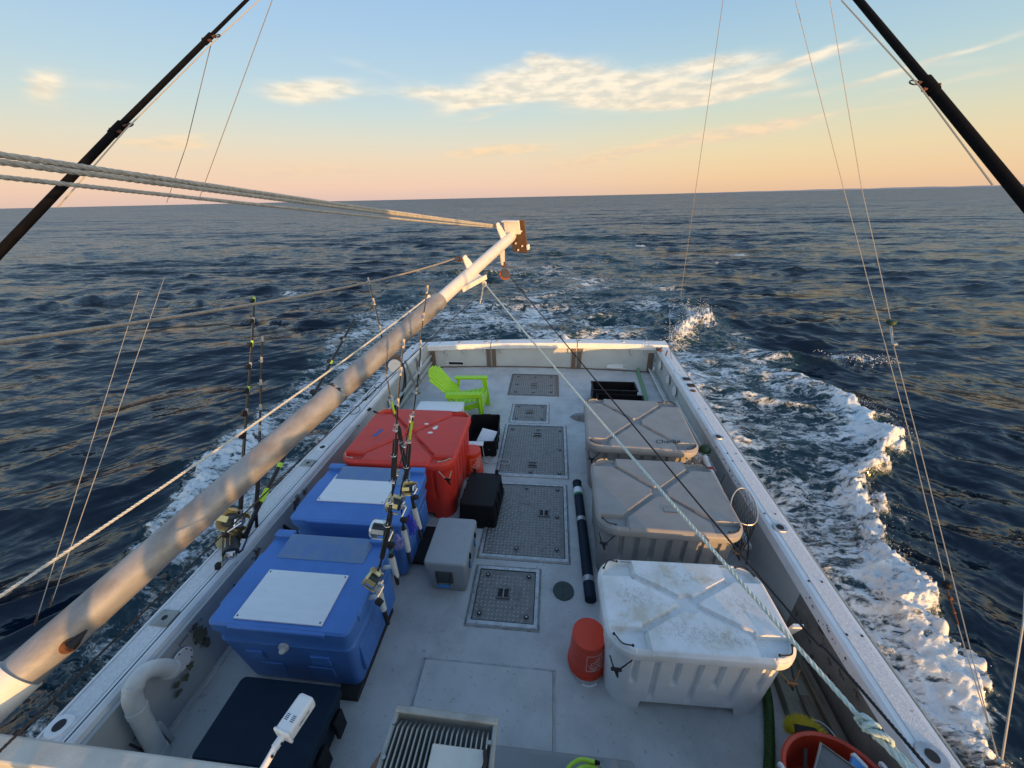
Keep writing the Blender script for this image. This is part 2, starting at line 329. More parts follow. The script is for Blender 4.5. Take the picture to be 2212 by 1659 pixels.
# ------------------------------------------------------------------ water
WZ = -0.5
tileN = 512
def ftile(beta, seed):
    r_ = np.random.default_rng(seed); k = np.fft.fftfreq(tileN) * tileN; kx, ky = np.meshgrid(k, k); kk = np.hypot(kx, ky); kk[0, 0] = 1
    a = (r_.normal(size=(tileN, tileN)) + 1j * r_.normal(size=(tileN, tileN))) * kk ** (-beta / 2); a[0, 0] = 0; a[kk < 3] = 0
    f = np.real(np.fft.ifft2(a)); return f / f.std()
T1, T2, T3 = ftile(2.6, 1), ftile(2.6, 2), ftile(2.0, 3)
def samp(T, x, y):
    x = x % tileN; y = y % tileN; i = np.floor(x).astype(int); j = np.floor(y).astype(int); fx, fy = x - i, y - j; fx = fx * fx * (3 - 2 * fx); fy = fy * fy * (3 - 2 * fy)
    i %= tileN; j %= tileN; i1 = (i + 1) % tileN; j1 = (j + 1) % tileN
    return T[j, i] * (1 - fx) * (1 - fy) + T[j, i1] * fx * (1 - fy) + T[j1, i] * (1 - fx) * fy + T[j1, i1] * fx * fy
th = np.concatenate([np.linspace(-180, -74, 34)[:-1], np.linspace(-74, 74, 960), np.linspace(74, 180, 34)[1:-1]]); th = np.radians(th)
rr = [1.0]
while rr[-1] < 45000: rr.append(rr[-1] + max(.02, .0026 * rr[-1] ** 1.3))
rr = np.array(rr); NR, NTH = len(rr), len(th)
RR, TH = np.meshgrid(rr, th, indexing='ij'); X0 = (RR * np.sin(TH)).ravel(); Y0 = (RR * np.cos(TH)).ravel(); RF = RR.ravel()
cell = np.maximum(.0026 * RF ** 1.3, .02); cell = np.maximum(cell, RF * .0027)
Z = np.zeros_like(X0); DX = np.zeros_like(X0); DY = np.zeros_like(X0)
wr = np.random.default_rng(5)
# wind chop everywhere, and the boat's own diverging waves on each side of it
sidewin = np.clip((np.abs(X0 + .3) - 2) / 3, 0, 1) * np.exp(-np.clip(np.abs(X0) - 6, 0, None) / 9) * np.exp(-np.clip(Y0 - 10, 0, None) / 9)
wl, wr_ = sidewin * (X0 < 0), sidewin * (X0 > 0); base_w = 1 - .55 * sidewin
fams = [(150, .30, 7.0, 96, .046, base_w, .34, .55), (60, .34, 3.0, 138, .050, wl, .14, .2), (60, .34, 3.0, 44, .044, wr_, .14, .2)]
for NC, l0, l1, a0_, ka, wgt, sp1, sp2 in fams:
    for L_ in np.exp(np.linspace(math.log(l0), math.log(l1), NC)) * wr.uniform(.93, 1.07, NC):
        k = 2 * math.pi / L_; a = ka / k * (1.0 if L_ < 1.6 else (1.6 / L_) ** 1.1) * wr.uniform(.5, 1.4)
        ang = R(a0_) + wr.normal() * (sp1 if L_ > 2.5 else sp2); ph = wr.uniform(0, 6.28); kx, ky = k * math.cos(ang), k * math.sin(ang)
        fade = np.clip((L_ / cell - 2.2) / 3, 0, 1) * wgt; p = kx * X0 + ky * Y0 + ph; s_ = np.sin(p) * a * fade
        Z += np.cos(p) * a * fade; DX -= s_ * math.cos(ang) * 1.1; DY -= s_ * math.sin(ang) * 1.1
grp = .75 + .35 * samp(T1, X0 * 6 , Y0 * 9); Z *= np.clip(grp, .35, 1.5)
# the boat's wash: outer edges of the foam on both sides and the turbulent trail astern
ry = [-6, 0, 1, 2.0, 2.34, 3.1, 3.9, 4.9, 5.5, 6.2, 7.2, 7.5, 8.4, 9.5, 10.7, 12.2, 15, 18, 30, 60, 120]
rx = [2.5, 3.1, 3.4, 3.64, 3.9, 4.2, 4.55, 4.8, 5.56, 6.3, 6.6, 6.4, 6.1, 6.3, 6.2, 5.9, 5.9, 6.2, 7.2, 8.0, 8]
ly = [-6, 0, 1.1, 1.95, 3.7, 5.9, 7.85, 10.4, 14, 18, 30, 60, 120]
lx = [-3.1, -3.8, -4.3, -4.6, -5.4, -6.4, -6.4, -6.9, -7.8, -8.2, -9.0, -9.0, -8]
jag = .12 * samp(T1, X0 * 22 + 50, Y0 * 22) + .06 * samp(T2, X0 * 70, Y0 * 70)
xr = np.interp(Y0, ry, rx) + jag; xl = np.interp(Y0, ly, lx) + jag * 1.3
dr_ = xr - X0; dl_ = X0 - xl
inside = 1 / (1 + np.exp(-dr_ / .07)) * 1 / (1 + np.exp(-dl_ / .16))
sternfade = np.exp(-np.clip(Y0 - 9, 0, None) / 34)
midx = np.clip(1 - np.abs((X0 + .3) / 7), 0, 1)
dens = np.where(Y0 > 8.5, .64, .55) + .15 * samp(T1, X0 * 9, Y0 * 9 + 77)
crest = np.exp(-(dr_ - .22) ** 2 / (2 * np.where(dr_ > .22, .24, .11) ** 2)) * np.clip(1.25 - np.abs(Y0 - 4.5) / 4.6, 0, 1)
crest2 = np.exp(-((X0 - 5.2 - .35 * jag) ** 2 / (2 * .28 ** 2) + (Y0 - 13.6) ** 2 / (2 * 1.3 ** 2)))
crest2b = np.exp(-((X0 - (3.6 + (Y0 - 11.0) * .55)) ** 2 / (2 * .25 ** 2))) * np.exp(-((Y0 - 12.3) / 1.7) ** 2)
cap1 = np.exp(-((X0 - 7.9) ** 2 / (2 * .55 ** 2) + (Y0 - 9.9) ** 2 / (2 * .28 ** 2)))
caps = cap1
for (cx_, cy_, sx_, sy_, a_) in ((10.8, 18.4, .5, .3, .8), (9.4, 26.4, 1.1, .35, .7), (7.5, 36, 1.2, .5, .5), (-9, 27, 1.3, .5, .5), (-12.5, 17.5, .9, .4, .45), (13.5, 30, 1.0, .4, .5), (4.5, 33, 2.5, .8, .5)):
    caps = caps + a_ * np.exp(-((X0 - cx_) ** 2 / (2 * sx_ ** 2) + (Y0 - cy_) ** 2 / (2 * sy_ ** 2)))
lcrest = np.exp(-(dl_ - .3) ** 2 / (2 * np.where(dl_ > .3, .4, .17) ** 2)) * np.clip(1.2 - np.abs(Y0 - 3.5) / 5, 0, 1)
dens = dens * inside * np.where(Y0 > 9, sternfade * (.75 + .25 * midx), 1)
dens += .36 * crest +   .28 * lcrest * inside
dens = np.maximum(dens, np.maximum(.95 * crest2b, .0)); dens = np.maximum(dens, .8 * crest2); dens = np.maximum(dens, .85 * caps * (.8 + .5 * samp(T2, X0 * 40, Y0 * 40)))
# dark smooth water hugging the right of the hull astern, as the wash opens there
dens *= np.where((X0 < 0) & (Y0 < 9), .86, 1.0); dens *= 1 - .35 * np.exp(-((X0 - 4.0) ** 2 / .5 + (Y0 - 6) ** 2 / 9)); dens = np.clip(dens, 0, 1.3)
aer = np.clip(inside * np.where(Y0 > 8, np.exp(-(Y0 - 8) / 45), .8), 0, 1)
lump = samp(T3, X0 * 45, Y0 * 45); lump2 = samp(T2, X0 * 110, Y0 * 110)
near = np.clip(1.3 - RF / 22, 0, 1)
Z += near * inside * (.028 * samp(T1, X0 * 26, Y0 * 26) + .008 * lump * np.clip(dens, 0, 1))
Z += .22 * crest * (1 + .10 * lump + .20 * samp(T1, X0 * 14, Y0 * 14)) + .014 * crest * lump2
Z += .30 * crest2b * (1 + .35 * lump) + .18 * crest2 * (1 + .3 * lump) + .05 * lcrest * inside * (1 + .4 * lump) + .12 * cap1 * (1 + .4 * lump)
Z -= .08 * np.exp(-((dr_ + .7) / .5) ** 2) * np.clip(1.2 - np.abs(Y0 - 5) / 5, 0, 1)
# water stays out of the hull
hx = np.clip((3.05 - np.abs(X0 + .35)) / .25, 0, 1) * np.clip((8.3 - Y0) / .25, 0, 1); Z = Z * (1 - hx) - .6 * hx
far_ = np.clip((RF - 300) / 2000, 0, 1); Z *= 1 - far_
X1 = X0 + DX; Y1 = Y0 + DY
V = np.stack([X1, Y1, Z + WZ], 1)
V = np.vstack([V, [[0, 0, WZ - .6]]])
idx = np.arange(NR * NTH).reshape(NR, NTH); nxt = np.roll(idx, -1, axis=1)
Q = np.stack([idx[:-1].ravel(), nxt[:-1].ravel(), nxt[1:].ravel(), idx[1:].ravel()], 1)
me = bpy.data.meshes.new('water'); me.vertices.add(len(V)); me.vertices.foreach_set('co', V.astype(np.float32).ravel())
nq = len(Q); tri = np.stack([np.full(NTH, NR * NTH), nxt[0], idx[0]], 1); 
me.loops.add(nq * 4 + len(tri) * 3); me.loops.foreach_set('vertex_index', np.concatenate([Q.ravel(), tri.ravel()]).astype(np.int32))
me.polygons.add(nq + len(tri)); me.polygons.foreach_set('loop_start', np.concatenate([np.arange(nq) * 4, nq * 4 + np.arange(len(tri)) * 3]).astype(np.int32))
me.update(calc_edges=True); me.validate()
if me.polygons[0].normal.z < 0: me.flip_normals()
me.polygons.foreach_set('use_smooth', [True] * len(me.polygons))
for nm, arr in (('foam', dens), ('aerated', aer), ('unresolved', 1 - np.exp(-np.clip(RF - 4, 0, None) / 28)), ('wash_left', wl), ('wash_right', wr_)):
    at = me.attributes.new(nm, 'FLOAT', 'POINT'); at.data.foreach_set('value', np.append(arr, 0).astype(np.float32))
wm = bpy.data.materials.new('sea_water'); wm.use_nodes = True; t = NT(wm.node_tree); bs = t.n['Principled BSDF']
geo = t.n.new('ShaderNodeNewGeometry').outputs['Position']
fa = t.n.new('ShaderNodeAttribute'); fa.attribute_name = 'foam'; aa = t.n.new('ShaderNodeAttribute'); aa.attribute_name = 'aerated'
warp = t.vmath('SCALE', t.vmath('SUBTRACT', t.noise(geo, 1.6, 3, .5, out=1), (.5, .5, .5)), .55)
gp = t.vmath('ADD', t.vmath('MULTIPLY', geo, (.72, 1.55, 1)), warp)
n1 = t.noise(gp, 2.6, 7, .62, .25); lace = t.math('SUBTRACT', 1.0, t.math('MULTIPLY', t.math('ABSOLUTE', t.math('SUBTRACT', n1, .5)), 5.5))
n2 = t.noise(t.vmath('ADD', gp, (13, 5, 2)), 6.5, 6, .6, .2); lace2 = t.math('SUBTRACT', 1.0, t.math('MULTIPLY', t.math('ABSOLUTE', t.math('SUBTRACT', n2, .5)), 5.0))
n3 = t.noise(t.vmath('ADD', gp, (23, 1, 9)), 15.0, 5, .6, .2); lace3 = t.math('SUBTRACT', 1.0, t.math('MULTIPLY', t.math('ABSOLUTE', t.math('SUBTRACT', n3, .5)), 5.0))
blob = t.noise(t.vmath('ADD', gp, (3, 15, 7)), 1.1, 6, .6)
pat = t.math('ADD', t.math('ADD', t.math('MULTIPLY', lace, .40), t.math('ADD', t.math('MULTIPLY', lace2, .24), t.math('MULTIPLY', lace3, .16))), t.math('MULTIPLY', blob, .62))
thr = t.math('SUBTRACT', 1.335, t.math('MULTIPLY', fa.outputs['Fac'], .82))
foam = t.math('MULTIPLY', t.step(t.math('SUBTRACT', pat, thr), -.10, .20), t.math('ADD', .72, t.math('MULTIPLY', n2, .5)), clamp=True)
foam = t.math('MULTIPLY', foam, t.step(fa.outputs['Fac'], .03, .22))
deep = t.mix(aa.outputs['Fac'], C(.0025, .008, .018), C(.012, .040, .052))
foamc = C(.66, .70, .72)
t.inp(bs, 'Base Color', t.mix(foam, deep, foamc)); ua = t.n.new('ShaderNodeAttribute'); ua.attribute_name = 'unresolved'
t.inp(bs, 'Roughness', t.math('ADD', t.math('ADD', .09, t.math('MULTIPLY', ua.outputs['Fac'], .17)), t.math('MULTIPLY', foam, .4)))
bs.inputs['IOR'].default_value = 1.333
N_ = t.n.new('ShaderNodeNewGeometry').outputs['Normal']
def slope(vec, scale, det, amp, seed):
    v = t.vmath('SUBTRACT', t.noise(t.vmath('ADD', vec, seed), scale, det, .6, out=1), (.5, .5, .5)); return t.vmath('MULTIPLY', v, amp)
def turned(deg, sc):
    c_, s_ = math.cos(R(deg)), math.sin(R(deg)); n = t.n.new('ShaderNodeVectorRotate'); n.rotation_type = 'Z_AXIS'; t.l.new(geo, n.inputs['Vector']); n.inputs['Angle'].default_value = R(-deg)
    return t.vmath('MULTIPLY', n.outputs[0], sc)
def oriented(deg, scale, det, al, ac, seed):   # ripples with crests along the direction deg
    v = slope(turned(deg, (.30, 1.7, 1)), scale, det, (al, ac, 0), seed); n = t.n.new('ShaderNodeVectorRotate'); n.rotation_type = 'Z_AXIS'; t.l.new(v, n.inputs['Vector']); n.inputs['Angle'].default_value = R(deg)
    return n.outputs[0]
wla = t.n.new('ShaderNodeAttribute'); wla.attribute_name = 'wash_left'; wra = t.n.new('ShaderNodeAttribute'); wra.attribute_name = 'wash_right'
s1 = oriented(6, 3.6, 5, .45, 1.7, (3, 9, 1)); sL = oriented(48, 3.4, 5, .3, 1.6, (3, 9, 1)); sR = oriented(-46, 3.4, 5, .3, 1.45, (7, 9, 1))
bw = t.math('SUBTRACT', 1.0, t.math('MULTIPLY', t.math('ADD', wla.outputs['Fac'], wra.outputs['Fac']), .7))
s1 = t.vmath('ADD', s1, oriented(0, 9.5, 3, .6, 1.15, (2, 6, 4)))
s1 = t.vmath('ADD', t.vmath('SCALE', s1, bw), t.vmath('ADD', t.vmath('SCALE', sL, wla.outputs['Fac']), t.vmath('SCALE', sR, wra.outputs['Fac'])))
s2 = oriented(4, .95, 5, .45, 1.9, (8, 2, 5)); s3 = t.vmath('ADD', oriented(-3, .22, 5, .35, 1.7, (1, 7, 3)), oriented(2, .05, 5, .2, 1.5, (4, 4, 3)))
calm = t.math('MULTIPLY', t.math('SUBTRACT', 1.0, t.math('MULTIPLY', foam, .75)), t.math('SUBTRACT', 1.0, t.math('MULTIPLY', ua.outputs['Fac'], .15)))
nn_ = t.vmath('NORMALIZE', t.vmath('ADD', N_, t.vmath('SCALE', t.vmath('ADD', t.vmath('ADD', s1, s2), s3), calm)))
b = t.n.new('ShaderNodeBump'); b.inputs['Strength'].default_value = .9; b.inputs['Distance'].default_value = 1.0; t.inp(b, 'Height', t.math('MULTIPLY', foam, t.math('ADD', .008, t.math('MULTIPLY', n2, .016)))); t.l.new(nn_, b.inputs['Normal'])
# water body + reflecting surface; facets hide one another towards the horizon, which keeps a rough sea's reflectance well below one
rgh = bs.inputs['Roughness'].links[0].from_socket; bc_ = bs.inputs['Base Color'].links[0].from_socket; t.n.remove(bs)
fr_ = t.n.new('ShaderNodeFresnel'); fr_.inputs['IOR'].default_value = 1.333; t.l.new(b.outputs[0], fr_.inputs['Normal'])
fac = t.math('DIVIDE', t.math('MULTIPLY', fr_.outputs[0], 1.1), t.math('ADD', 1.0, t.math('MULTIPLY', fr_.outputs[0], 1.6))); fac = t.math('MULTIPLY', fac, t.math('SUBTRACT', 1.0, t.math('MULTIPLY', foam, .85)))
df = t.n.new('ShaderNodeBsdfDiffuse'); t.l.new(bc_, df.inputs['Color']); t.l.new(b.outputs[0], df.inputs['Normal'])
gl = t.n.new('ShaderNodeBsdfGlossy'); t.l.new(rgh, gl.inputs['Roughness']); t.l.new(b.outputs[0], gl.inputs['Normal']); gl.inputs['Color'].default_value = (1, 1, 1, 1)
mx = t.n.new('ShaderNodeMixShader'); t.l.new(fac, mx.inputs[0]); t.l.new(df.outputs[0], mx.inputs[1]); t.l.new(gl.outputs[0], mx.inputs[2]); t.l.new(mx.outputs[0], t.n['Material Output'].inputs['Surface'])
me.materials.append(wm)
water = bpy.data.objects.new('water', me); col.objects.link(water); tag(water, 'dark blue choppy sea with white wake foam behind and beside the boat', 'water', kind='structure')

# spray thrown up along the breaking edges
ico_v = [(0, 0, 1), (1, 0, 0), (0, 1, 0), (-1, 0, 0), (0, -1, 0), (0, 0, -1)]; ico_f = [(0, 1, 2), (0, 2, 3), (0, 3, 4), (0, 4, 1), (5, 2, 1), (5, 3, 2), (5, 4, 3), (5, 1, 4)]
sp = MB(); sr = random.Random(3)
def spray(x, y, z, n, spread, up, r0):
    for _ in range(n):
        r = r0 * sr.uniform(.35, 1.2); a = sr.uniform(0, 6.28); c_, s_ = math.cos(a) * r, math.sin(a) * r
        px, py, pz = x + sr.gauss(0, spread), y + sr.gauss(0, spread), z + abs(sr.gauss(0, up))
        sp.add([(px + vx * c_ - vy * s_, py + vx * s_ + vy * c_, pz + vz * r) for vx, vy, vz in ico_v], ico_f)
for i in range(150):
    y = sr.uniform(1.2, 8.2); x = float(np.interp(y, ry, rx)) - .18 + sr.gauss(0, .12); k = math.exp(-((y - 5.9) / 1.5) ** 2) + .35
    spray(x - .12, y, WZ + .08 + .10 * k, int(3 + 9 * k), .08, .03 + .07 * k, .0042)
for i in range(150):
    y = sr.uniform(10.6, 14.2); spray(3.6 + (y - 11) * .55 + sr.gauss(0, .12), y, WZ + .2, 5, .12, .14, .013)
for i in range(60):
    spray(7.9 + sr.gauss(0, .4), 9.9 + sr.gauss(0, .15), WZ + .1, 3, .1, .06, .011)
spray_m = mat('sea_foam', C(.8, .82, .83), None, .7)
o = sp.build('sea_spray', spray_m, loc=(5, 6, WZ), smooth=True, ang=3.2); tag(o, 'white spray thrown up along the breaking edges of the wake', 'spray', kind='stuff')

# low land on the right of the horizon
cv, cf = [], []
nn = 60
for i in range(nn + 1):
    a = R(14 + 36 * i / nn); d = 9500; hgt = 4 + 22 * min(1, i / 30) * (.75 + .25 * math.sin(i * .9) * math.cos(i * .37))
    for (dd, hh) in ((0, -2), (60, hgt), (900, hgt * 1.05), (1500, -2)): cv.append(((d + dd) * math.sin(a), (d + dd) * math.cos(a), WZ + hh))
for i in range(nn):
    for k in range(3): cf.append((i * 4 + k, i * 4 + 4 + k, i * 4 + 5 + k, i * 4 + 1 + k))
mb = MB(); mb.add(cv, cf); o = mb.build('coastline', mat('far_land', C(.24, .27, .33), C(.28, .30, .35), .9, scale=.002)); tag(o, 'low grey blue coast far off on the right of the horizon', 'land', kind='structure')

# ------------------------------------------------------------------ the boat
boat = thing('fishing_boat', 'white fishing boat with a grey non-skid working deck, seen from its wheelhouse roof', 'boat', (0, 0, 0))
def RO(y): return np.interp(y, [-5, 2.5, 8.2], [2.335, 2.335, 2.47])
def RI(y): return np.interp(y, [-5, 2.5, 8.2], [2.07, 2.09, 2.23])
LO, LI = -3.06, -2.78; CZ = .62
# deck sheet
mb = MB(); mb.prism([(LI - .02, -5), (float(RI(-5)) + .06, -5), (float(RI(2.5)) + .06, 2.5), (float(RI(8.1)) + .06, 7.97), (1.2, 8.05), (-.3, 8.09), (-1.8, 8.05), (LI - .02, 7.97)], -.08, 0)
mb.build('deck', M['deck'], boat)
# raised deck panel and step forward
mb = MB(); mb.loft([rrect(1.075, .75, .02, z=0, cx=-.45, cy=1.44), rrect(1.06, .735, .02, z=.02, cx=-.45, cy=1.44)], cap0=False)
mb.build('deck_panel', M['deck'], boat)
mb = MB(); [mb.box(c_, d_) for c_, d_ in (((-.45, 1.822, .004), (1.11, .014, .008)), ((-.995, 1.44, .004), (.016, .76, .008)), ((.096, 1.44, .004), (.018, .76, .008)))]; mb.build('panel_seam', mat('grimy_seam', C(.32, .32, .32), C(.44, .445, .44), .8, scale=10, amt=1), boat, smooth=False)
# hull
mb = MB()
def hullring(y, zb): return [(LO + .03, y, CZ - .06), (LO + .05, y, -.1), (LO + .35, y, -.75), (-.35, y, -1.1), (float(RO(y)) - .35, y, -.75), (float(RO(y)) - .05, y, -.1), (float(RO(y)) - .03, y, CZ - .06)]
mb.loft([hullring(y, 0) for y in (-6, -3, 0, 3, 6, 8.05)], closed=False, cap0=False, cap1=False)
mb.build('hull', M['hull'], boat)
# bulwarks (inner walls)
def wall(xs, ys, name, mt, z0=0.0, z1=CZ - .055, th_=.03):
    mb = MB()
    for i in range(len(xs) - 1):
        a, b_ = (xs[i], ys[i]), (xs[i + 1], ys[i + 1]); d = Vector((b_[0] - a[0], b_[1] - a[1])).normalized(); n_ = Vector((-d.y, d.x)) * th_
        mb.prism([a, b_, (b_[0] + n_.x, b_[1] + n_.y), (a[0] + n_.x, a[1] + n_.y)], z0, z1)
    return mb.build(name, mt, boat)
wall([LI + .03, LI + .03], [-5, 7.97], 'left_bulwark', M['bulwark'])
wall([float(RI(7.97)) + .04, float(RI(2.35)) + .04], [7.97, 2.35], 'right_bulwark', M['transom'])
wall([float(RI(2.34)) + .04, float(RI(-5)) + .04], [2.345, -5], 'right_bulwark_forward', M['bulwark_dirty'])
# gunwale caps: a lofted profile with a non-skid strip, and an outer rubbing strip
def cap(xi, xo, ys, name, side):
    rings, strips = [], []
    for y in ys:
        i, o_ = xi(y), xo(y); s = 1 if o_ > i else -1; wv = abs(o_ - i)
        rings.append([(i, y, CZ - .10), (i + s * .012, y, CZ - .02), (i + s * .035, y, CZ), (o_ - s * .03, y, CZ), (o_ - s * .004, y, CZ - .02), (o_, y, CZ - .07), (o_ - s * .02, y, CZ - .12), (i + s * .03, y, CZ - .12)])
        strips.append((i + s * wv * .30, o_ - s * wv * .22, y))
    mb = MB(); mb.loft(rings); c_ = mb.build(name, M['cap'], boat, ang=.35)
    mb = MB(); mb.loft([[(a, y, CZ + .001), (a, y, CZ + .005), (b_, y, CZ + .005), (b_, y, CZ + .001)] for a, b_, y in strips]); mb.build('nonskid_strip', M['cap_tread'], c_)
    return c_
ysL = [-5, 0, 2, 4, 6, 7.7]
capL = cap(lambda y: LI, lambda y: LO, ysL, 'left_gunwale_cap', -1)
capR = cap(lambda y: float(RI(y)), lambda y: float(RO(y)), [-5, 0, 2, 4, 6, 8.0], 'right_gunwale_cap', 1)
mb = MB(); mb.tube([(LO + .045, y, CZ + .004) for y in ysL], .009, 6); mb.build('cap_bead', M['cap'], boat)
mb = MB(); mb.box((LI - .055, 1.35, CZ + .001), (.006, 12.7, .006)); mb.build('cap_seam', M['ink'], boat)
mb = MB(); mb.tube([(float(RO(y)) - .006, y, CZ - .012) for y in (-5, 0, 2.5, 8.0)], .012, 6); mb.build('rubbing_strip', M['rope_grey'], boat)
# transom
def TY(x): return 8.06 - .16 * ((x + .3) / 2.55) ** 2
def TZ(x): return .60 + .022 * (x + .3)
xs = np.linspace(LI + .02, 2.22, 17)
mb = MB(); 
slot = (1.08, 1.62)
for a, b_ in zip(xs, xs[1:]):
    lo_ = .0
    mb.prism([(a, TY(a)), (b_, TY(b_)), (b_, TY(b_) + .05), (a, TY(a) + .05)], .0, TZ(a) - .09)
tr = mb.build('transom', M['transom'], boat, ang=.4)
for (x0, x1) in ((LO + .02, -1.345), (-1.325, .565), (.585, 2.44)):
    mb = MB(); rings = []
    for x in np.linspace(x0, x1, 9):
        y, z = TY(x), TZ(x); rings.append([(x, y - .05, z - .12), (x, y - .055, z - .02), (x, y - .035, z), (x, y + .20, z + .005), (x, y + .22, z - .03), (x, y + .20, z - .12)])
    mb.loft(rings); mb.build('transom_cap', M['cap'], boat, ang=.4)
for x in (-1.335, .575):
    for s in (-1, 1):
        mb = MB(); mb.box((x + s * .062, TY(x) - .018, (TZ(x) - .13) / 2), (.085, .035, TZ(x) - .13)); mb.build('transom_post', M['rustwood'], boat, bevel=.004)
for x in (LI + .12, 2.14):
    mb = MB(); mb.box((x, TY(x) - .02, .23), (.11, .035, .44)); mb.build('transom_post', M['rustwood'], boat, bevel=.004)
mb = MB(); [mb.box(((a + b_) / 2, TY((a + b_) / 2) - .012, .012), (b_ - a + .01, .02, .02)) for a, b_ in zip(xs, xs[1:])]; mb.build('transom_seam', M['rustwood'], boat)
for x in (-2.35, -1.95, -1.48, -1.12, .40, .72, 1.72, 2.0):
    mb = MB(); mb.tube([(x, TY(x) - .02, TZ(x) - .14), (x, TY(x) - .03, TZ(x) - .2), (x + .02, TY(x) - .012, TZ(x) - .26)], [.03, .022, .012], 8); mb.build('cap_bracket', M['transom'], boat)
# freeing ports in the transom and rims
for xc, mt in ((1.52, M['styro']), (-2.25, M['ink'])):
    y = TY(xc) - .004; mb = MB()
    poly = [(xc - .24 + .04 * math.cos(a), .1 + .04 * math.sin(a)) for a in np.linspace(math.pi / 2, 3 * math.pi / 2, 7)] + [(xc + .24 + .04 * math.cos(a), .1 + .04 * math.sin(a)) for a in np.linspace(-math.pi / 2, math.pi / 2, 7)]
    mb.add([(px, y - .003, pz) for px, pz in poly] + [(px, y + .004, pz) for px, pz in poly], [tuple(range(14))[::-1], tuple(range(14, 28))] + [(i, (i + 1) % 14, 14 + (i + 1) % 14, 14 + i) for i in range(14)]); mb.build('freeing_port', mt, boat)
    mb = MB(); mb.tube([(px, y - .004, pz) for px, pz in poly], .008, 6, closed=True); mb.build('port_rim', M['cap'], boat)
# flush rod holders and cleats on the caps
def fitting(x, y, z, w_=.14, l_=.10, sq=False, mt='alubright', hole=.033):
    mb = MB(); mb.loft([rrect(w_, l_, min(w_, l_) * (.12 if sq else .45), z=z, cx=x, cy=y), rrect(w_ * .96, l_ * .96, min(w_, l_) * (.12 if sq else .45), z=z + .008, cx=x, cy=y)]); f = mb.build('rod_holder' if not sq else 'cap_plate', M[mt], boat)
    mb = MB(); mb.disc((x, y, z + .0095), (0, 0, 1), hole, .003, 16); mb.build('hole', M['ink'], f)
for y in (2.92, 4.46): fitting(2.21, y, CZ + .005, .13, .11)
fitting(2.19, 1.25, CZ + .005, .15, .13)
for x, y in ((-2.915, 3.86), (-2.93, 5.15), (-2.93, 7.45), (-2.95, .92)): fitting(x, y, CZ + .005, .14, .12, mt='cap')
for y in (3.53, 1.60): fitting(-2.915, y, CZ + .005, .15, .13, sq=True, mt='flood', hole=.02)
for x in (-2.5, -2.05, -1.45, -1.2, .1, .62, 1.55, 2.0): fitting(x, TY(x) + .09, TZ(x) + .003, .10, .07, hole=.02, mt='cap' if x in (-2.5, 2.0) else 'alubright')
mb = MB(); mb.disc((2.305, 5.8, CZ + .008), (0, 0, 1), .045, .004, 18); mb.build('hole', M['rusty'], boat)
for (yy, w_) in ((6.24, .11), (5.99, .11)):
    mb = MB(); mb.box((2.335, yy, CZ + .012), (w_, .11, .014)); mb.build('hinge_plate', M['ink'], boat, bevel=.003)
hm = None
for (y0, dx_) in ((6.62, .0), (5.2, 0), (4.1, 0), (3.95, .03), (3.1, .0), (2.35, 0), (1.92, .02)):
    for s in (-.05, .05):
        xx = 2.2 + (.02 if y0 < 4 else .07) * (y0 - 2) / 4 + s + dx_
        if hm is None: mb = MB(); mb.disc((0, 0, 0), (0, 0, 1), .009, .004, 8); o = mb.build('screw_hole', M['ink'], boat); hm = o
        else: o = hm.copy(); col.objects.link(o); o.parent = boat
        o.location = (xx, y0, CZ + .007)
# rust chips on the right cap's inner edge
mb = MB(); r_ = random.Random(8)
for i in range(45):
    y = r_.choice([r_.gauss(4.2, .25), r_.gauss(1.95, .18), r_.gauss(3.6, .2)]); x = float(RI(y)) + .003; z = CZ - .05 + r_.uniform(-.035, .03); s = r_.uniform(.002, .008)
    mb.box((x, y, z), (.006, s * r_.uniform(1, 2.4), s), rot=Matrix.Rotation(r_.uniform(0, 1.5), 3, 'X'))
o = mb.build('rust_chips', M['rusty'], boat, smooth=False); o['kind'] = 'stuff'
# stringers and access plates on the walls
for z in (.14, .30):
    mb = MB(); mb.box((LI + .075, 5.9, z), (.05, 4.0, .035)); mb.build('side_rail', M['transom'], boat, bevel=.006)
for (x0, z, y0, y1) in ((2.15, .06, 6.2, 7.9), (2.10, .09, 6.2, 7.9), (2.165, .26, 4.2, 6.1), (2.13, .12, 3.4, 5.4)):
    mb = MB(); mb.tube([(x0 + .03, y1, z), (x0, y0, z)], .018, 8); mb.build('side_pipe', M['pvc'], boat)
def plate(x, y, z, r, s):
    mb = MB(); mb.disc((x, y, z), (1, 0, 0), r, .012, 26); p_ = mb.build('access_plate', M['cap'], boat, bevel=.003)
    for k in range(8):
        a = k * math.pi / 4; mb = MB(); mb.disc((x + s * .008, y + r * .86 * math.cos(a), z + r * .86 * math.sin(a)), (1, 0, 0), .006, .004, 6); mb.build('screw', M['ink'], p_)
plate(LI + .066, 1.44, .40, .085, 1); plate(LI + .066, 5.6, .38, .10, 1); plate(LI + .066, 7.2, .38, .10, 1)
for y in (7.45, 6.78, 6.3): plate(float(RI(y)) + .005, y, .36, .095, -1)
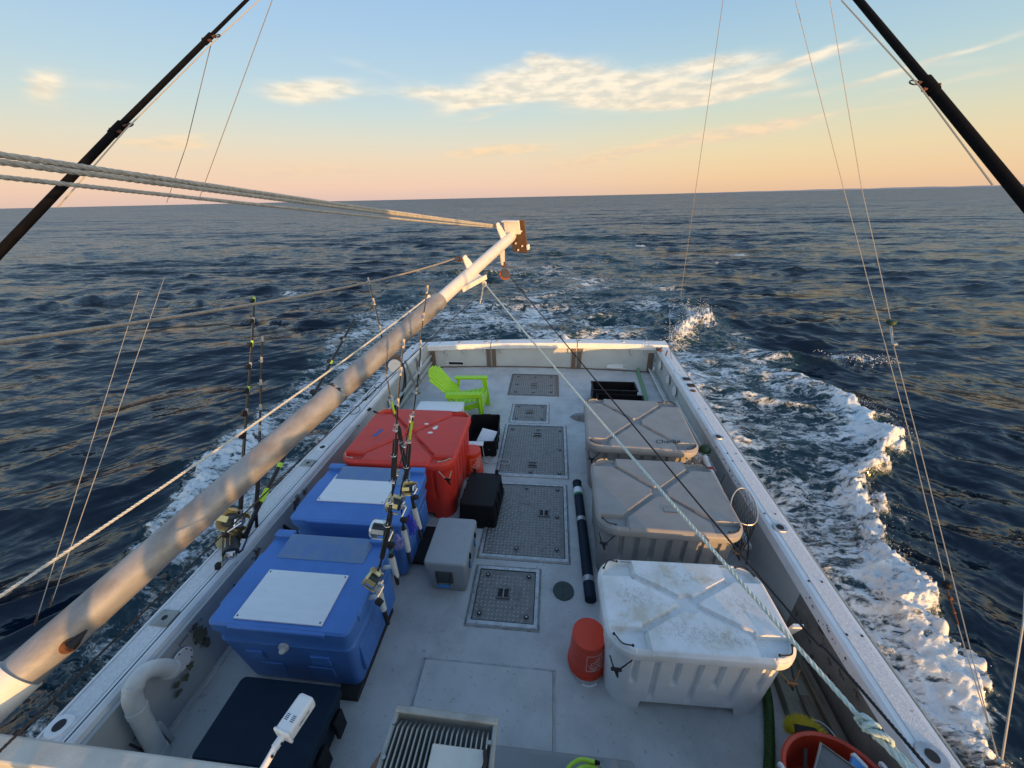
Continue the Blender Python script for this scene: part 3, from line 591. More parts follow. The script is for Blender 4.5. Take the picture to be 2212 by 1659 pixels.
# lettering on the left bulwark
def text(body, size, name, mt, parent=None, mw=None, loc=None, extrude=.001, align='LEFT', shear=0):
    cu = bpy.data.curves.new('t', 'FONT'); cu.body = body; cu.size = size; cu.extrude = extrude; cu.align_x = align; cu.shear = shear; cu.resolution_u = 3
    tmp = bpy.data.objects.new('t', cu); col.objects.link(tmp); dg = bpy.context.evaluated_depsgraph_get(); me_ = bpy.data.meshes.new_from_object(tmp.evaluated_get(dg)); me_.name = name
    bpy.data.objects.remove(tmp); me_.materials.clear(); me_.materials.append(mt)
    if mw is not None:
        if callable(mw):
            for v in me_.vertices: v.co = mw(v.co)
        else: me_.transform(mw)
    o = bpy.data.objects.new(name, me_); col.objects.link(o)
    if parent is not None:
        root = parent
        while root.parent: root = root.parent
        o.parent = parent
        if root.name in ORG: me_.transform(Matrix.Translation(-ORG[root.name]))
    return o
text('joint Shut o', .045, 'lettering', M['ink'], boat, Matrix.Translation((LI + .064, 1.47, .515)) @ Matrix(((0, 0, 1, 0), (1, 0, 0, 0), (0, 1, 0, 0), (0, 0, 0, 1))))
# worn patches of old paint
def patch(x, pts, s=1):
    mb = MB(); n = len(pts); mb.add([(x, y, z) for y, z in pts] + [(x + s * .002, y, z) for y, z in pts], [tuple(range(n)), tuple(range(n, 2 * n))]); return mb
r_ = random.Random(2)
for (y, z, a, b_) in ((1.62, .42, .055, .09), (1.63, .30, .03, .06), (1.46, .28, .035, .04), (1.40, .24, .03, .035), (1.34, .27, .03, .03), (1.32, .20, .04, .025)):
    pts = [(y + a * math.cos(t_) * r_.uniform(.55, 1.1), z + b_ * math.sin(t_) * r_.uniform(.55, 1.1)) for t_ in np.linspace(0, 6.28, 22)[:-1]]
    patch(LI + .0625, pts).build('worn_paint', mat('bare_brown', C(.12, .105, .065), C(.18, .16, .11), .8, scale=20), boat, smooth=False)
# boxed knee forward on the left and the fillet at the deck edge
mb = MB(); mb.box((LI + .08, 1.12, .12), (.10, .03, .24)); mb.build('side_knee', M['bulwark'], boat, bevel=.005)
mb = MB(); mb.tube([(LI + .075, -2, .004), (LI + .075, 7.9, .004)], .012, 6); mb.build('edge_fillet', M['roof'], boat)

# hatches
def hatch(x0, x1, y0, y1, grips, bolts, frame=True, label=None, plates=()):
    cx, cy = (x0 + x1) / 2, (y0 + y1) / 2; fw = .050 if frame else .03
    mb = MB(); mb.box((cx, cy, .008), (x1 - x0 - 2 * fw, y1 - y0 - 2 * fw, .010)); hp = mb.build('hatch', M['tread'], boat)

    if label: hp['label'] = label
    mb = MB(); mb.box((cx, cy, .0012), (x1 - x0 + .022, y1 - y0 + .022, .0024)); mb.build('sealant', mat('grimy_sealant', C(.17, .16, .14), C(.33, .33, .31), .8, scale=14, amt=1), hp, smooth=False)
    # frame in four mitred lengths
    o_ = [(x0, y0), (x1, y0), (x1, y1), (x0, y1)]; i_ = [(x0 + fw, y0 + fw), (x1 - fw, y0 + fw), (x1 - fw, y1 - fw), (x0 + fw, y1 - fw)]
    for k in range(4):
        a, b_, c_, d = o_[k], o_[(k + 1) % 4], i_[(k + 1) % 4], i_[k]
        g = .006; dd = Vector((d[0] - a[0], d[1] - a[1])).normalized()
        mb = MB(); mb.add([(a[0], a[1], .002), (b_[0], b_[1], .002), (c_[0], c_[1], .002), (d[0], d[1], .002), (a[0] + dd.x * .02, a[1] + dd.y * .02, .017), (b_[0] + (c_[0] - b_[0]) * .25, b_[1] + (c_[1] - b_[1]) * .25, .017), (c_[0] - (c_[0] - b_[0]) * .1, c_[1] - (c_[1] - b_[1]) * .1, .019), (d[0] - (d[0] - a[0]) * .1, d[1] - (d[1] - a[1]) * .1, .019)],
            [(3, 2, 1, 0), (4, 5, 6, 7), (0, 1, 5, 4), (1, 2, 6, 5), (2, 3, 7, 6), (3, 0, 4, 7)]); mb.build('frame', M['alubright'] if frame else M['tread'], hp, smooth=False)
    if frame:
        mb = MB(); n1_, n2_ = max(3, int((x1 - x0) / .17)), max(3, int((y1 - y0) / .17))
        for k in range(n1_):
            for yy in (y0 + .028, y1 - .028): mb.disc((x0 + (k + .5) * (x1 - x0) / n1_, yy, .020), (0, 0, 1), .007, .006, 6)
        for k in range(n2_):
            for xx in (x0 + .028, x1 - .028): mb.disc((xx, y0 + (k + .5) * (y1 - y0) / n2_, .020), (0, 0, 1), .007, .006, 6)
        s_ = mb.build('frame_screws', M['steel'], hp); s_['kind'] = 'stuff'
    # dark gap round the plate
    mb = MB()
    for (bx, by, bw, bh) in ((cx, y0 + fw, x1 - x0 - 2 * fw, .008), (cx, y1 - fw, x1 - x0 - 2 * fw, .008), (x0 + fw, cy, .008, y1 - y0 - 2 * fw), (x1 - fw, cy, .008, y1 - y0 - 2 * fw)): mb.box((bx, by, .0135), (bw, bh, .003))
    mb.build('gasket', M['ink'], hp, smooth=False)
    # raised lugs of the tread plate
    mb = MB(); p = .040; nx, ny = int((x1 - x0 - 2 * fw - .03) / p), int((y1 - y0 - 2 * fw - .03) / p)
    for i in range(nx):
        for j in range(ny):
            lx_, ly_ = x0 + fw + .025 + i * p, y0 + fw + .025 + j * p; a = R(45) if (i + j) % 2 else R(-45)
            if any(abs(lx_ - gx_) < .07 and abs(ly_ - gy_) < .065 for gx_, gy_, _ in grips) or any(math.hypot(lx_ - bx, ly_ - by) < .045 for bx, by in bolts) or any(abs(lx_ - px) < pw / 2 + .012 and abs(ly_ - py) < ph / 2 + .012 for px, py, pw, ph in plates): continue
            ca_, sa_ = math.cos(a), math.sin(a); L2, W2 = .0185, .0062; q = []
            for (u, v_) in ((-L2, 0), (0, -W2), (L2, 0), (0, W2)): q.append((lx_ + u * ca_ - v_ * sa_, ly_ + u * sa_ + v_ * ca_, .0132))
            q.append((lx_, ly_, .0185)); mb.add(q, [(0, 1, 4), (1, 2, 4), (2, 3, 4), (3, 0, 4)])
    l_ = mb.build('tread_lugs', mat('worn_lugs', C(.52, .515, .50), C(.36, .355, .34), .5, .3, scale=9, amt=.9), hp, smooth=False); l_['kind'] = 'stuff'
    for bx, by in bolts:
        mb = MB(); mb.lathe((bx, by, .012), (0, 0, 1), [(.036, 0), (.036, .004), (.026, .005), (.024, .001)], 16); bb = mb.build('latch', M['tread'], hp)
        mb = MB(); mb.disc((bx, by, .016), (0, 0, 1), .024, .003, 14); mb.build('recess', M['ink'], bb)
        mb = MB(); mb.disc((bx, by, .021), (0, 0, 1), .010, .010, 10); mb.build('bolt_head', M['steel'], bb)
    for gx_, gy_, rot in grips:
        w2, h2 = (.058, .05); mb = MB(); mb.box((gx_, gy_, .0145), (w2 * 2, h2 * 2, .004)); g = mb.build('lift_recess', M['ink'], hp, smooth=False)
        mb = MB()
        for (bx, by, bw, bh) in ((gx_, gy_ - h2, w2 * 2 + .02, .012), (gx_, gy_ + h2, w2 * 2 + .02, .012), (gx_ - w2, gy_, .012, h2 * 2), (gx_ + w2, gy_, .012, h2 * 2)): mb.box((bx, by, .0185), (bw, bh, .010))
        mb.build('recess_rim', M['tread'], g, smooth=False)
        mb = MB(); mb.tube([(gx_, gy_ - h2, .022), (gx_, gy_ + h2, .022)] if rot else [(gx_ - w2, gy_, .022), (gx_ + w2, gy_, .022)], .008, 8); mb.build('grip_bar', M['steel'], g)
    for px, py, pw, ph in plates:
        mb = MB(); mb.box((px, py, .0145), (pw, ph, .005)); mb.build('maker_plate', M['tread'], hp, bevel=.003)
    return hp
hatch(-.715, -.045, 2.13, 2.765, [(-.40, 2.46, 1)], [(-.60, 2.24), (-.16, 2.24), (-.58, 2.65), (-.16, 2.66)], label='nearest and smaller square tread plate hatch', plates=[(-.27, 2.47, .06, .13)])
hatch(-.73, .26, 2.86, 4.095, [(-.03, 3.55, 1)], [(-.32, 3.0), (.12, 3.02), (.13, 3.5), (-.27, 3.98), (.14, 3.98)], plates=[(-.28, 3.72, .13, .055)])
hatch(-.73, .29, 4.23, 5.59, [(-.22, 4.49, 0), (-.18, 5.27, 0)], [(-.24, 4.32), (.17, 4.32), (.18, 4.88), (-.17, 5.42), (.19, 5.42), (-.6, 5.42)], plates=[(-.02, 4.85, .055, .13)])
hatch(-.68, 0, 5.64, 6.315, [(-.35, 5.99, 0)], [(-.57, 5.76), (-.12, 5.76), (-.56, 6.2), (-.12, 6.2)], plates=[(-.35, 5.83, .13, .05)])
hatch(-.82, .178, 6.66, 7.65, [(-.32, 7.12, 0)], [(-.68, 6.78), (-.32, 6.78), (.03, 6.8), (-.68, 7.12), (.03, 7.12), (-.68, 7.5), (-.32, 7.5), (.03, 7.52)], frame=False, plates=[(-.32, 6.97, .13, .05)])
mb = MB(); mb.disc((.186, 2.543, .006), (0, 0, 1), .102, .012, 36); dp_ = mb.build('deck_plate', M['darkgreen'], boat, bevel=.003)
for dx_, dy_ in ((.0, .045), (0, -.045)): mb = MB(); mb.disc((.186 + dx_, 2.543 + dy_, .013), (0, 0, 1), .008, .004, 8); mb.build('key_hole', M['ink'], dp_)

# wheelhouse under the camera, its roof edge, and what stands on the roof
RZ = 1.85; RY = .48
mb = MB(); mb.box((-.32, -2.3, RZ / 2 - .03), (5.06, 5.4, RZ - .06)); wh = mb.build('wheelhouse', M['hull'], boat, bevel=.02)
mb = MB(); mb.box((-.36, -2.3, RZ - .03), (5.2, 5.5, .05)); mb.build('roof', M['varnish'], boat, bevel=.01)
mb = MB(); mb.box((-1.8, RY - .035, RZ + .012), (2.5, .07, .055)); mb.build('roof_lip', M['roof'], boat, bevel=.008)
for x in (-2.1, -1.2, .2, 1.1):
    mb = MB(); mb.box((x, .40, 1.25), (.6, .02, .55)); mb.build('window', M['window'], wh, bevel=.005)
# grey box on deck against the wheelhouse, its rolled edge
mb = MB(); mb.box((.10, .80, .20), (.95, .74, .40)); mb.build('engine_box', M['greybox'], boat, bevel=.03, seg=4)
mb = MB(); mb.tube([(.42, .55, .42), (.40, 1.13, .42)], .075, 20); mb.build('rolled_edge', M['greybox'], boat, bevel=.01)
# weathered ledge and boards along the right side forward
mb = MB(); mb.prism([(1.66, .6), (2.10, .6), (2.10, 2.5), (1.90, 2.5)], 0, .10); mb.build('side_ledge', mat('ledge_paint', C(.20, .20, .16), C(.13, .13, .10), .7, scale=5, amt=.8, bump=.2, spots=[(8, .64, .7, C(.24, .21, .12))]), boat, bevel=.01)

# ------------------------------------------------------------------ fish tubs
def tub(name, label, cx, cy, w_, l_, h, mt, rot=0, ribs=True, pocket=(.24, .13), groove=.026, cords='black', cat='fish tub', skirt=.10, stain=None, rc=.17, foot=.09, lidmt=None):
    T_ = thing(name, label, cat, (cx, cy, 0), None, rot)
    N = 440; nz = 22; pr = perim(w_ - .05, l_ - .05, rc, N); verts = []; hb = h - skirt + .02
    for j in range(nz + 1):
        z = hb * j / nz
        for (x, y, nx_, ny_) in pr:
            sc = 1 - .055 * (1 - z / h) - (.05 if z < .0 else 0); d = 0
            if ribs:
                q = x if abs(ny_) > .9 else (y if abs(nx_) > .9 else None); lim = (w_ if abs(ny_) > .9 else l_) / 2 - rc * .8
                if q is not None and abs(q) < lim:
                    pw = .145; k = round(q / pw); off = abs(q - k * pw); zt = hb - .06; zb = .16 if k % 2 == 0 else .36
                    if off < .019 and zb < z < zt: d = -.024
                    elif off < .023 and zb - .01 < z < zt: d = -.012
            zz = z
            side_q = x if abs(ny_) > .7 else y; lim2 = (w_ if abs(ny_) > .7 else l_) / 2 - .27
            if abs(side_q) < lim2 and z < foot: zz = foot
            # handle recess below the lid at each corner
            if abs(nx_) > .3 and abs(ny_) > .3 and hb - .15 < z < hb - .05: d = -.016
            verts.append((x * sc + nx_ * d, y * sc + ny_ * d, zz))
    fs = [(j * N + k, j * N + (k + 1) % N, (j + 1) * N + (k + 1) % N, (j + 1) * N + k) for j in range(nz) for k in range(N)]
    mb = MB(); mb.add(verts, fs); b0_ = len(mb.v); mb.add([(x * .9, y * .9, foot + .004) for x, y, _, _ in pr], [tuple(range(N))[::-1]]); mb.f += [(k, b0_ + k, b0_ + (k + 1) % N, (k + 1) % N) for k in range(N)]; mb.build('body', mt, T_, ang=.8)
    # lid: a relief with corner pockets, a centre dish and grooves between them
    nxg, nyg = 150, 130; u = np.linspace(-1, 1, nxg); v_ = np.linspace(-1, 1, nyg); U, V_ = np.meshgrid(u, v_); X = U * w_ / 2; Y = V_ * l_ / 2; r = rc + .02
    ax, ay = np.abs(X) - (w_ / 2 - r), np.abs(Y) - (l_ / 2 - r); cr = (ax > 0) & (ay > 0); dd = np.hypot(np.maximum(ax, 0), np.maximum(ay, 0)); f_ = np.where(cr & (dd > r), r / np.maximum(dd, 1e-6), 1)
    X = np.where(cr, np.sign(X) * (w_ / 2 - r + ax * f_), X); Y = np.where(cr, np.sign(Y) * (l_ / 2 - r + ay * f_), Y)
    ax, ay = np.abs(X) - (w_ / 2 - r), np.abs(Y) - (l_ / 2 - r)
    edge = np.where((ax > 0) & (ay > 0), r - np.hypot(ax, ay), np.minimum(w_ / 2 - np.abs(X), l_ / 2 - np.abs(Y)))
    sm = lambda a, lo_, hi2: np.clip((a - lo_) / (hi2 - lo_), 0, 1) ** 2 * (3 - 2 * np.clip((a - lo_) / (hi2 - lo_), 0, 1))
    px, py = w_ / 2 - pocket[0] - .035, l_ / 2 - pocket[1] - .04
    inp_ = np.minimum(np.minimum(np.abs(X) - px, np.abs(Y) - py), edge - .028)
    pk = sm(inp_, 0, .010)
    notch = sm(np.minimum(np.minimum(.05 - np.abs(np.abs(X) - px - .035), np.abs(Y) - py), 9), 0, .01) * .45
    cxs, cys = px + .0, py + .0; L0 = math.hypot(cxs, cys); tt = np.clip((np.abs(X) * cxs + np.abs(Y) * cys) / L0 ** 2, 0, 1.0); dg = np.hypot(np.abs(X) - cxs * tt, np.abs(Y) - cys * tt)
    gr = sm(groove - dg, -.002, .007)
    dish = sm(.078 - np.hypot(X, Y), 0, .008)
    Zt = h - .045 * np.maximum(pk, notch) - .032 * np.maximum(gr * (1 - pk), 0) * (1 - dish) - .034 * dish
    Zt -= .022 * (1 - sm(edge, 0, .03)) ** 2 + .004 * (np.hypot(X / w_, Y / l_)) ** 2
    vs = list(zip(X.ravel(), Y.ravel(), Zt.ravel())); fs = [(j * nxg + i, j * nxg + i + 1, (j + 1) * nxg + i + 1, (j + 1) * nxg + i) for j in range(nyg - 1) for i in range(nxg - 1)]
    mb = MB(); mb.add(vs, fs)
    P2 = perim(w_, l_, r, 160); rings = [[(x + nx_ * o_, y + ny_ * o_, z) for x, y, nx_, ny_ in P2] for o_, z in ((-.028, h - .008), (-.004, h - .022), (.004, h - .04), (.004, h - .085), (-.010, h - .092), (-.012, h - skirt - .012), (-.05, h - skirt - .012))]
    mb.loft(rings[::-1], cap0=False, cap1=False); lid = mb.build('lid', lidmt or mt, T_, ang=.9)
    if stain: stain(T_, lid, w_, l_, h)
    # rubber pulls and lashing cord at the near corners
    cm = M['rope_black'] if cords == 'black' else M[cords]
    for sx, sy in ((-1, -1), (1, -1), (-1, 1), (1, 1)):
        x, y = sx * (w_ / 2 - .045), sy * (l_ / 2 - .045)
        mb = MB(); mb.tube(spline([(x - sx * .115, y + sy * .005, h + .004), (x - sx * .05, y - sy * .0, h + .016), (x - sx * .01, y - sy * .06, h + .006)], 5), .005, 6); mb.sphere((x - sx * .12, y + sy * .005, h + .004), .010, 8, 5); mb.sphere((x - sx * .005, y - sy * .065, h + .004), .010, 8, 5); mb.build('cord', cm, lid)
        if sy < 0:
            c0 = Vector((sx * (w_ / 2 - .085), sy * (l_ / 2 - .02), 0)); nrm = Vector((sx * .55, sy * .83, 0)).normalized()
            mb = MB(); a = c0 + Vector((0, 0, h - .10)) + nrm * .03; b_ = c0 + nrm * .035 + Vector((0, 0, h - .20)); cc_ = c0 + Vector((sx * -.09, 0, h - .10)) + nrm * .02
            mb.tube(spline([a + Vector((sx * .05, -sy * .03, 0)), b_, cc_], 5), .005, 6); mb.build('lashing', cm, T_)
            mb = MB(); mb.tube([b_ + Vector((-.035 * 1, 0, .01)), b_ + Vector((.035, 0, .0))], .012, 8); mb.tube([b_, b_ + Vector((.02, 0, -.07)) + nrm * .01], [.018, .006], 8); mb.build('rubber_pull', cm if cords == 'black' else M['black'], T_)
    return T_
def scuffs(T_, lid, w_, l_, h):
    mb = MB(); q = random.Random(4)
    for (cx, cy, sx, sy, n) in ((-.40, .02, .07, .05, 260), (-.02, .225, .18, .03, 240), (.38, .0, .08, .06, 240), (-.1, -.21, .11, .04, 180), (.18, -.25, .13, .03, 260)):
        for _ in range(n):
            x, y = q.gauss(cx, sx), q.gauss(cy, sy)
            if abs(x) > w_ / 2 - .12 or abs(y) > l_ / 2 - .08: continue
            a = q.gauss(2.2, .7); L2 = q.uniform(.008, .026); wd = .0008; L2 *= .8; dx_, dy_ = math.cos(a) * L2, math.sin(a) * L2; z = h - .002 + q.uniform(0, .0004)
            z = h + .0006 - .004 * math.hypot(x / w_, y / l_) ** 2
            mb.add([(x - dx_ - dy_ * .06, y - dy_ + dx_ * .06, z), (x + dy_ * .05, y - dx_ * .05, z + .0004), (x + dx_, y + dy_, z), (x - dy_ * .05, y + dx_ * .05, z + .0004)], [(0, 1, 2, 3)])
    s_ = mb.build('brown_scuffs', mat('scuff_brown', C(.50, .46, .37), C(.60, .56, .48), .8, scale=20), lid, smooth=False); s_['kind'] = 'stuff'
tub('fish_tub', 'white lidded fish tub with brown scuffs on its lid, nearest on the right', 1.065, 1.965, 1.27, .745, .77, M['white_tub'], R(1.2), stain=scuffs, lidmt=mat('soiled_white_lid', C(.74, .75, .76), C(.60, .60, .575), .45, scale=5, amt=.8, bump=.06, spots=[(4.2, .50, .70, C(.56, .52, .43)), (40, .64, .72, C(.55, .52, .46))]))
def brandplate(T_, lid, w_, l_, h):
    mb = MB(); mb.box((.06, -.27, h - .002), (.15, .06, .005)); pl = mb.build('name_plate', M['grey_tub'], lid, bevel=.002)
    mb = MB(); [mb.box((.06 + dx_, -.27 + dy_, h + .001), d) for dx_, dy_, d in ((0, .03, (.155, .004, .004)), (0, -.03, (.155, .004, .004)), (-.076, 0, (.004, .06, .004)), (.076, 0, (.004, .06, .004)), (0, -.018, (.12, .008, .003)))]; mb.build('plate_rim', mat('grey_relief', C(.15, .14, .135), None, .5), pl, smooth=False)
tub('fish_tub', 'brownish grey fish tub in the middle of the right row, net at its corner', 1.14, 3.18, 1.32, 1.07, .77, M['grey_tub'], R(-.8), stain=brandplate)
def charlie(T_, lid, w_, l_, h):
    text('Charlie', .105, 'handwriting', M['ink'], lid, Matrix.Translation((.16, -.50, h + .0005)) @ Matrix.Rotation(R(9), 4, 'Z'), shear=.3)
tub('fish_tub', 'grey fish tub with Charlie written on its lid, farthest aft on the right', 1.165, 4.56, 1.34, 1.25, .76, M['grey_tub'], R(-2.2), stain=charlie)
def redmarks(T_, lid, w_, l_, h):
    mb = MB(); mb.box((-.42, -.03, h + .0008), (.045, .17, .0012), rot=Matrix.Rotation(R(-14), 3, 'Z')); mb.build('blue_tape', M['bluetape'], lid, smooth=False)
    for (x, y, a, b_) in ((.13, .22, .03, .02), (.27, .13, .03, .035), (.24, .02, .035, .022), (.285, .17, .02, .012)):
        mb = MB(); mb.sphere((x, y, h), 1, 10, 6, (a, b_, .004)); mb.build('white_blot', M['white'], lid)
tub('fish_tub', 'red lidded fish tub with a strip of blue tape on its lid', -1.72, 3.93, 1.34, 1.20, .86, M['red_tub'], 0, cords='line_pale', stain=redmarks)

# ------------------------------------------------------------------ insulated blue boxes
def bluebox(label, x0, x1, y0, y1, h, pan, rot=0, front=True):
    cx, cy = (x0 + x1) / 2, (y0 + y1) / 2; T_ = thing('insulated_box', label, 'cooler', (cx, cy, 0), 'blue insulated boxes with white boards on their lids', rot); w_, l_ = x1 - x0, y1 - y0
    mb = MB(); rings = []
    for z, s in ((.05, .86), (.10, .875), (.5, .95), (h - .22, .975), (h - .20, .955), (h - .12, .965), (h - .115, .985), (h - .07, .985)): rings.append(rrect(w_ * s, l_ * s, .06, 6, z))
    mb.loft(rings); body = mb.build('body', M['blue_tub'], T_, ang=.5)
    for (qx, qz, ww, hh) in ((-.28, .42, .13, .10), (.24, .42, .15, .10), (-.2, .24, .18, .12), (.2, .24, .2, .12)):
        s = .95 if qz > .4 else .905
        mb = MB(); mb.add([(qx - ww / 2, -l_ / 2 * s - .008, qz - hh / 2), (qx + ww / 2, -l_ / 2 * s - .008, qz - hh / 2), (qx + ww / 2, -l_ / 2 * s - .010, qz + hh / 2), (qx - ww / 2, -l_ / 2 * s - .010, qz + hh / 2),
                          (qx - ww / 2, -l_ / 2 * s + .02, qz - hh / 2), (qx + ww / 2, -l_ / 2 * s + .02, qz - hh / 2), (qx + ww / 2, -l_ / 2 * s + .02, qz + hh / 2), (qx - ww / 2, -l_ / 2 * s + .02, qz + hh / 2)],
                         [(0, 1, 2, 3), (0, 4, 5, 1), (3, 2, 6, 7), (0, 3, 7, 4), (1, 5, 6, 2)]); mb.build('moulded_pad', M['blue_tub'], body, bevel=.006)
    for sx in (-1, 1):
        for qy in (-.2, .2):
            mb = MB(); mb.box((sx * w_ / 2 * .935, qy, .33), (.03, .2, .3)); mb.build('moulded_pad', M['blue_tub'], body, bevel=.008)
    # lid: slab, raised rim, sloping hinge ramp and two hinge blocks
    mb = MB(); mb.loft([rrect(w_, l_, .05, 6, h - .085), rrect(w_, l_, .05, 6, h - .02), rrect(w_ - .03, l_ - .03, .045, 6, h - .006)]); lid = mb.build('lid', M['blue_tub'], T_, ang=.5)
    mb = MB(); rw = w_ * .66; y0_, y1_ = l_ / 2 - .24, l_ / 2 - .03
    mb.add([(-rw / 2 - .03, y0_, h - .003), (rw / 2 + .03, y0_, h - .003), (rw / 2, y1_, h + .05), (-rw / 2, y1_, h + .05), (-rw / 2 - .03, y1_ + .02, h - .003), (rw / 2 + .03, y1_ + .02, h - .003)], [(0, 1, 2, 3), (3, 2, 5, 4), (0, 3, 4), (1, 5, 2)]); mb.build('ramp', M['blue_dirty'], lid, bevel=.006)
    for sx in (-1, 1):
        mb = MB(); mb.box((sx * (w_ / 2 - .10), l_ / 2 - .015, h + .012), (.17, .075, .06)); mb.build('hinge_block', M['blue_tub'], lid, bevel=.012)
        mb = MB(); mb.box((sx * (w_ / 2 - .012), -.02, h - .022), (.035, l_ * .55, .03)); mb.build('lid_rib', M['blue_tub'], lid, bevel=.008)
        mb = MB(); mb.box((sx * (w_ / 2 - .006), -l_ * .26, h - .045), (.03, .10, .07)); mb.build('latch', M['blue_tub'], lid, bevel=.008)
    mb = MB(); mb.box((0, -l_ / 2 + .012, h - .030), (w_ * .68, .05, .04)); mb.build('front_lip', M['blue_tub'], lid, bevel=.01)
    px0, px1, py0, py1 = pan; mb = MB(); mb.box(((px0 + px1) / 2 - cx, (py0 + py1) / 2 - cy, h + .001), (px1 - px0, py1 - py0, .012)); pn = mb.build('white_board', M['white_panel'], lid, bevel=.002)
    for sx in (px0 + .02, px1 - .02):
        for sy in (py0 + .02, py1 - .02): mb = MB(); mb.disc((sx - cx, sy - cy, h + .0085), (0, 0, 1), .006, .004, 8); mb.build('screw', M['ink'], pn)
    if front:
        mb = MB(); mb.disc((.0, -l_ / 2 * .965 - .01, h - .225), (0, 1, 0), .038, .02, 18); mb.sphere((.0, -l_ / 2 * .965 - .03, h - .235), .024, 10, 6, (1.1, 1, .8)); mb.build('drain_plug', M['pvc'], body)
    return T_
bluebox('blue insulated box nearest the camera, drain plug on its front and rods along its side', -2.425, -1.345, 1.50, 2.31, .80, (-2.235, -1.56, 1.545, 1.95))
bluebox('blue insulated box between the near blue box and the red tub', -2.45, -1.32, 2.50, 3.27, .80, (-2.30, -1.60, 2.745, 3.15), front=False)
for i, (x, y0, y1, lb) in enumerate(((-1.50, 1.47, 2.2, 'dark timber skid under the near blue insulated box'), (-1.36, 2.72, 3.2, 'dark timber skid under the far blue insulated box'))):
    mb = MB(); mb.box((x, (y0 + y1) / 2, .028), (.17, y1 - y0, .054)); o = mb.build('timber_skid', mat('wet_timber', C(.012, .012, .012), C(.03, .028, .025), .6, scale=12), loc=(x, y0, 0), bevel=.004); tag(o, lb, 'timber')

# ------------------------------------------------------------------ rods in tube holders along the blue boxes
def reel(c, ax, up, r, ln, mt, parent, crank=1):
    r, ln = r * 1.35, ln * 1.3
    ax, up = Vector(ax).normalized(), Vector(up).normalized(); fw = ax.cross(up); c = Vector(c)
    f = MB(); f.lathe(c - ax * (ln / 2), ax, [(r * .55, -.012), (r * .95, -.010), (r, 0), (r, .010), (r * .7, .010)], 22); f.lathe(c + ax * (ln / 2), ax, [(r * .7, -.010), (r, -.010), (r, .004), (r * .92, .016), (r * .5, .024)], 22)
    for a in (.5, 1.7, 2.9, 4.1, 5.3):
        d = (fw * math.cos(a) + up * math.sin(a)) * r * .93; f.box(c + d, (1, 1, 1), rot=Matrix((ax * ln, d.normalized() * .006, d.normalized().cross(ax) * r * .46)).transposed())
    rl = f.build('reel', M[mt], parent, ang=.6)
    MB().disc(c, ax, r * .58, ln * .9, 18).build('spool', M['spool'], rl)
    q = MB(); e = c + ax * (ln / 2 + .045) * crank; q.tube([c + ax * (ln / 2) * crank, e], r * .22, 10); tip = e + fw * r * 1.25 - up * r * .55; q.tube([e, tip], .007, 6); q.lathe(c + ax * (ln / 2 + .015) * crank, ax * crank, [(r * .5, 0), (r * .42, .012)], 5); q.build('crank', M['chrome'], rl)
    MB().tube([tip, tip + ax * .02 * crank, tip + ax * .055 * crank], [.017, .026, .022], 12).build('knob', M['foam_grip'], rl)
    return rl
def rod(label, pts, grips, reelspec=None, wraps=(), guides=8, r0=.009, butt='foam_grip', roller=False, group=None, gside=(0, -1, 0), r1=.0035):
    P = spline(pts, 10); n = len(P); T_ = thing('fishing_rod', label, 'fishing rod', tuple(pts[0]), group)
    L_ = [0]
    for a, b_ in zip(P, P[1:]): L_.append(L_[-1] + (b_ - a).length)
    tot_ = L_[-1]; at = lambda f: P[min(n - 1, max(0, int(np.searchsorted(L_, f * tot_))))]
    def seg(f0, f1): return [p for p, l in zip(P, L_) if f0 * tot_ - 1e-6 <= l <= f1 * tot_ + 1e-6] or [at(f0), at(f1)]
    rad = [r0 + (r1 - r0) * (l / tot_) for l in L_]
    MB().tube(P, rad, 8).build('blank', M['rodblack'], T_)
    for f0, f1, rg in grips:
        s_ = seg(f0, f1)
        if len(s_) < 2: s_ = [at(f0), at(f0).lerp(at(f1 + .05), .5)]
        MB().tube(s_, [rg * .85] + [rg] * (len(s_) - 2) + [rg * .8], 12).build('grip', M[butt], T_)
    for f0, f1, mt_ in wraps:
        s_ = seg(f0, f1); rr_ = r0 + (r1 - r0) * f0
        if len(s_) >= 2: MB().tube(s_, rr_ + .0035, 8).build('wrap', M[mt_], T_)
    g = Vector(gside).normalized()
    for k in range(guides):
        f = .44 + .56 * k / (guides - 1) if guides > 1 else .9; p = at(f); rr_ = (.032 - .014 * k / guides) if roller else (.022 - .014 * k / guides); c = p + g * (rr_ + .006)
        tdir = (at(min(1, f + .03)) - at(f - .03)).normalized(); sdir = tdir.cross(g).normalized(); q = MB()
        if roller: q.disc(c, sdir, rr_, .026, 14)
        else: q.tube([c + (g * math.cos(a) + sdir * math.sin(a)) * rr_ for a in np.linspace(0, 2 * math.pi, 13)[:-1]], .0028, 5, closed=True)
        q.tube([p - tdir * .02, c], .0035, 5); q.tube([p + tdir * .02, c], .0035, 5); gg = q.build('line_guide', M['blackmetal' if roller else 'chrome'], T_)
        MB().tube([p - tdir * .028, p + tdir * .028], rad[0] * .6 + .002, 8).build('guide_wrap', M['limewrap'] if (k % 2 == 0 and roller) else M['line_pale'], gg)
    if reelspec:
        f, off, ax, r, ln, mt_ = reelspec; p = at(f); up = (at(f + .05) - at(f - .05)).normalized(); c = p + Vector(off); q = MB(); q.tube([p - up * .05, p + up * .05], r0 + .006, 10); q.tube([p, c], .012, 8); q.build('reel_seat', M['chrome'], T_)
        reel(c, ax, up, r, ln, mt_, T_)
        fl = [c + Vector(off).normalized() * 0] + [at(.44 + .56 * k / 7) + g * .018 for k in range(8)]
        MB().tube(fl, .0009, 4).build('line', M['line'], T_)
    return T_
GR = 'rods standing in tubes along the blue boxes'
